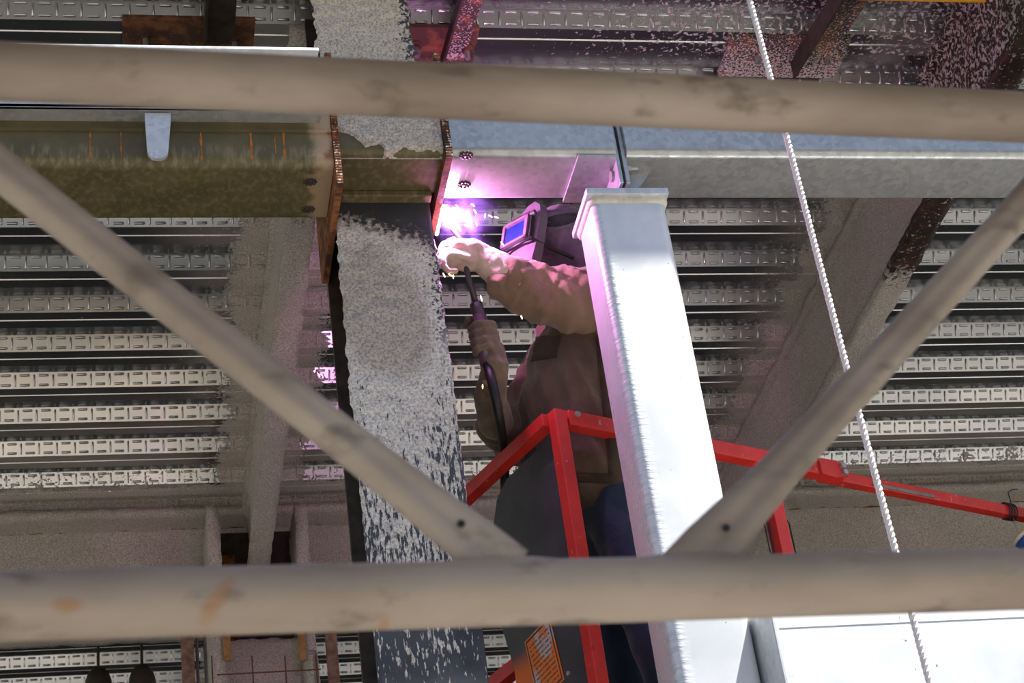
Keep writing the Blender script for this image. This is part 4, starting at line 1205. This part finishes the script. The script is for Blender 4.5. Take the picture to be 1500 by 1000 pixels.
# smoke
g = NG('violet_weld_fume'); g.t.nodes.remove(g.b)
vs_ = g.new('ShaderNodeVolumePrincipled')
nz = g.noise(16, detail=5, rough=0.65, dist=0.8)
dv = g.new('ShaderNodeVectorMath'); dv.operation = 'DISTANCE'; g.put(dv.inputs[0], g.pos()); dv.inputs[1].default_value = q(684, 322, 5.12)
den = g.math('MULTIPLY', g.smooth(dv.outputs['Value'], 0.125, 0.03), g.smooth(nz, 0.44, 0.68))
g.put(vs_.inputs['Density'], g.math('MULTIPLY', den, 4.2)); vs_.inputs['Color'].default_value = (0.42, 0.38, 1.0, 1); vs_.inputs['Anisotropy'].default_value = 0.2
g.t.links.new(vs_.outputs[0], g.out.inputs['Volume']); M['smoke'] = g.m
bm = bmesh.new()
bmesh.ops.create_icosphere(bm, subdivisions=3, radius=0.14, matrix=Matrix.Translation(q(684, 322, 5.12)))
for v in bm.verts: v.co += (v.co - q(684, 322, 5.12)) * 0.12 * noise.noise(v.co * 14)
sm = tag(mk('weld_smoke', bm, 'smoke', None, True), 'wispy violet weld fume drifting right of the arc', 'smoke')
sm['kind'] = 'stuff'

# ================================================================== ROPE
t = empty('rope', 'white twisted rope hanging straight down right of the tube column', 'rope')
rp = [q(1098, 0, 4.40), q(1148, 185, 4.40), q(1238, 530, 4.40), q(1310, 800, 4.40), q(1362, 1000, 4.40)]
zt, zb = 7.2, 0.05
def rope_x(z):
    P_ = sorted([(p.z, p.x) for p in rp])
    if z <= P_[0][0]: return P_[0][1]
    if z >= P_[-1][0]: return P_[-1][1]
    for (z0, x0), (z1, x1) in zip(P_, P_[1:]):
        if z0 <= z <= z1: return x0 + (x1 - x0) * (z - z0) / (z1 - z0)
for s in range(3):
    bm = bmesh.new(); pts = []; n_ = 1000
    for k in range(n_ + 1):
        z = 6.6 + (2.4 - 6.6) * k / n_; an = 2 * PI * (z / 0.052 + s / 3)
        pts.append((rope_x(z) + 0.0052 * math.cos(an), 4.40 + 0.0052 * math.sin(an), z))
    sweep(bm, pts, 0.0050, 6, ref=(1, 0, 0)); mk('strand', bm, 'rope', t, True)

# ================================================================== FOREGROUND LATTICE BEAM
t = empty('lattice_beam', 'blurred brown scaffold lattice beam crossing close in front', 'scaffold beam')
B0, B1 = cam3(0, 888, 1.345), cam3(1500, 848, 1.56)
dch = (B1 - B0).normalized(); up_ = Vector((0, 0, 0.475))
RT_ = 0.02415
Lc = (B1 - B0).length
for nm, off in (('bottom_chord', Vector()), ('top_chord', up_)):
    bm = bmesh.new(); sweep(bm, [B0 - dch * 1.4 + off, B0 + off, B1 + off, B1 + dch * 1.4 + off], RT_, 40); mk(nm, bm, 'scaffold', t, True)
pl_n = dch.cross(Vector((0, 0, 1))).normalized()
def in_plane(px, py):
    d = ray(px, py); s_ = (B0 - CAM).dot(pl_n) / d.dot(pl_n); return CAM + d * s_
def diagonal(pa, pb):
    a = in_plane(*pa); b = in_plane(*pb); L_ = (b - a).length
    # extend up to the top chord axis
    dd = (a - b).normalized(); topz = (B0 + dch * ((a - B0).dot(dch)) + up_).z
    e = b + dd * ((topz - b.z) / dd.z)
    Lt = (e - b).length; pts, rad = [], []
    for f, w_, th in ((0.0, .0225, .006), (0.05, .022, .007), (0.12, .019, .012), (0.20, .0165, .0155), (0.30, .0155, .0165), (0.7, .0155, .0165), (0.82, .0165, .0155), (0.90, .021, .011), (1.0, .026, .006)):
        pts.append(b.lerp(e, f)); rad.append((w_, th))
    bm = bmesh.new(); inpl = dd.cross(pl_n)
    pts2, rad2 = [], []
    for i in range(len(pts) - 1):
        for k in range(4):
            u = k / 4; pts2.append(pts[i].lerp(pts[i + 1], u)); rad2.append((rad[i][0] * (1 - u) + rad[i + 1][0] * u, rad[i][1] * (1 - u) + rad[i + 1][1] * u))
    pts2.append(pts[-1]); rad2.append(rad[-1])
    sweep(bm, pts2, rad2, 48, ref=inpl)
    for v in bm.verts:                                   # pressed crease along both flats
        w_ = (v.co - b).dot(inpl); d_ = (v.co - b).dot(pl_n)
        v.co -= pl_n * (math.copysign(min(abs(d_) * .8, 0.0034), d_) * math.exp(-(w_ / 0.007) ** 2))
    o = mk('diagonal', bm, 'scaffold', t, True)
    bm = bmesh.new(); hp = b.lerp(e, 0.075) - pl_n * 0.0; s_ = 1 if (CAM - hp).dot(pl_n) > 0 else -1
    cyl(bm, hp + pl_n * (s_ * 0.0085), hp + pl_n * (s_ * 0.0105), .003, 10); mk('hole', bm, 'black', o)
diagonal((150, 366), (748, 836)); diagonal((1380, 430), (1002, 842))
# weld collars where diagonals meet the chord
for px, py in ((735, 826), (1020, 826)):
    p = in_plane(px, py); pj = B0 + dch * ((p - B0).dot(dch)) + Vector((0, 0, RT_ * .92))
    bm = bmesh.new(); bmesh.ops.create_uvsphere(bm, u_segments=20, v_segments=8, radius=1, matrix=Matrix.Translation(pj) @ dch.to_track_quat('X', 'Z').to_matrix().to_4x4() @ Matrix.Diagonal((.055, .010, .006, 1)))
    mk('weld', bm, 'scaffold', t, True)
# unseen boards added above the frame to keep sun off the lattice beam
for i in range(3):
    y0 = 0.70 + 0.235 * i
    bm = bmesh.new(); box(bm, (-2.2, y0, 3.06), (3.4, y0 + 0.2345, 3.10), 0.004)
    tag(mk('shade_board', bm, 'plank'), ('unseen timber board added to shade the lattice beam, nearest the viewer', 'unseen middle timber board added to shade the lattice beam', 'unseen timber board added to shade the lattice beam, farthest from the viewer')[i], 'board', 'added shading boards')

# ================================================================== BACKGROUND BITS, LOWER LEFT
def stud(px0, px1, Y, ytop, label, mat='wood', dep=0.05):
    a, b = atY(px0, 965, Y), atY(px1, 965, Y); zt_ = atY((px0 + px1) / 2, ytop, Y).z
    bm = bmesh.new(); box(bm, (a.x, Y, 0), (b.x, Y + dep, zt_), 0.003); return tag(mk('timber_post', bm, mat), label, 'post', 'background posts')
stud(266, 285, 8.0, 880, 'brown timber post left of the rear column')
stud(480, 496, 8.0, 880, 'brown timber post right of the rear column')
for px, lab in ((289, 'thin grey conduit right against the left timber post'), (301, 'thin grey conduit between the left timber post and the rear column')):
    a = atY(px, 965, 8.05); zt_ = atY(px, 870, 8.05).z
    bm = bmesh.new(); cyl(bm, (a.x, 8.05, 0), (a.x, 8.05, zt_), .007, 10)
    for k in range(3): cyl(bm, (a.x, 8.05, zt_ - .15 - .3 * k), (a.x, 8.05, zt_ - .19 - .3 * k), .010, 10)
    tag(mk('conduit', bm, 'conduit', None, True), lab, 'conduit', 'background conduits')
a = atY(461, 955, 8.05); bm = bmesh.new()
zc = atY(461, 955, 8.05).z
sweep(bm, [(a.x - .03, 8.05, zc), (a.x, 8.05, zc), (a.x, 8.05, zc - .02), (a.x, 8.05, 0)], .010, 10); tag(mk('conduit', bm, 'conduit', None, True), 'bent grey conduit between the rear column and the right timber post', 'conduit', 'background conduits')
t = empty('wire_mesh', 'rusty reinforcing wire grid in front of the rear column', 'wire mesh')
for px in (310, 369, 417, 462):
    a, b = atY(px, 960, 7.9), atY(px + 2, 1060, 7.9)
    bm = bmesh.new(); cyl(bm, (a.x, 7.9, a.z), (a.x, 7.9, 0.0), .003, 6); mk('wire', bm, 'rebar', t)
for py in (985, 1060):
    a, b = atY(318, py + 3, 7.9), atY(470, py - 5, 7.9)
    bm = bmesh.new(); cyl(bm, a, b, .003, 6); mk('wire', bm, 'rebar', t)
for px, py, lab in ((144, 983, 'left one of two dark domed pendant lamps at the lower left edge'), (208, 979, 'right one of two dark domed pendant lamps at the lower left edge')):
    p = atY(px, py, 9.6); t = empty('pendant_lamp', lab, 'lamp', 'pendant lamps at the back')
    bm = bmesh.new(); cyl(bm, (p.x, 9.6, p.z), (p.x, 9.6, ZD), .008, 8); mk('rod', bm, 'lamp_shade', t)
    prof = [(0.012, 0.02), (0.035, 0.008), (0.055, -0.018), (0.066, -0.05), (0.07, -0.09), (0.07, -0.15), (0.062, -0.155), (0.062, -0.09), (0.04, -0.03)]
    bm = bmesh.new(); lathe(bm, prof, Vector((p.x, 9.6, p.z)), Matrix.Identity(3), 24); mk('shade', bm, 'lamp_shade', t, True)
    bm = bmesh.new(); bmesh.ops.create_uvsphere(bm, u_segments=14, v_segments=8, radius=.035, matrix=Matrix.Translation((p.x, 9.6, p.z - .12))); mk('bulb', bm, 'bucket', t, True)
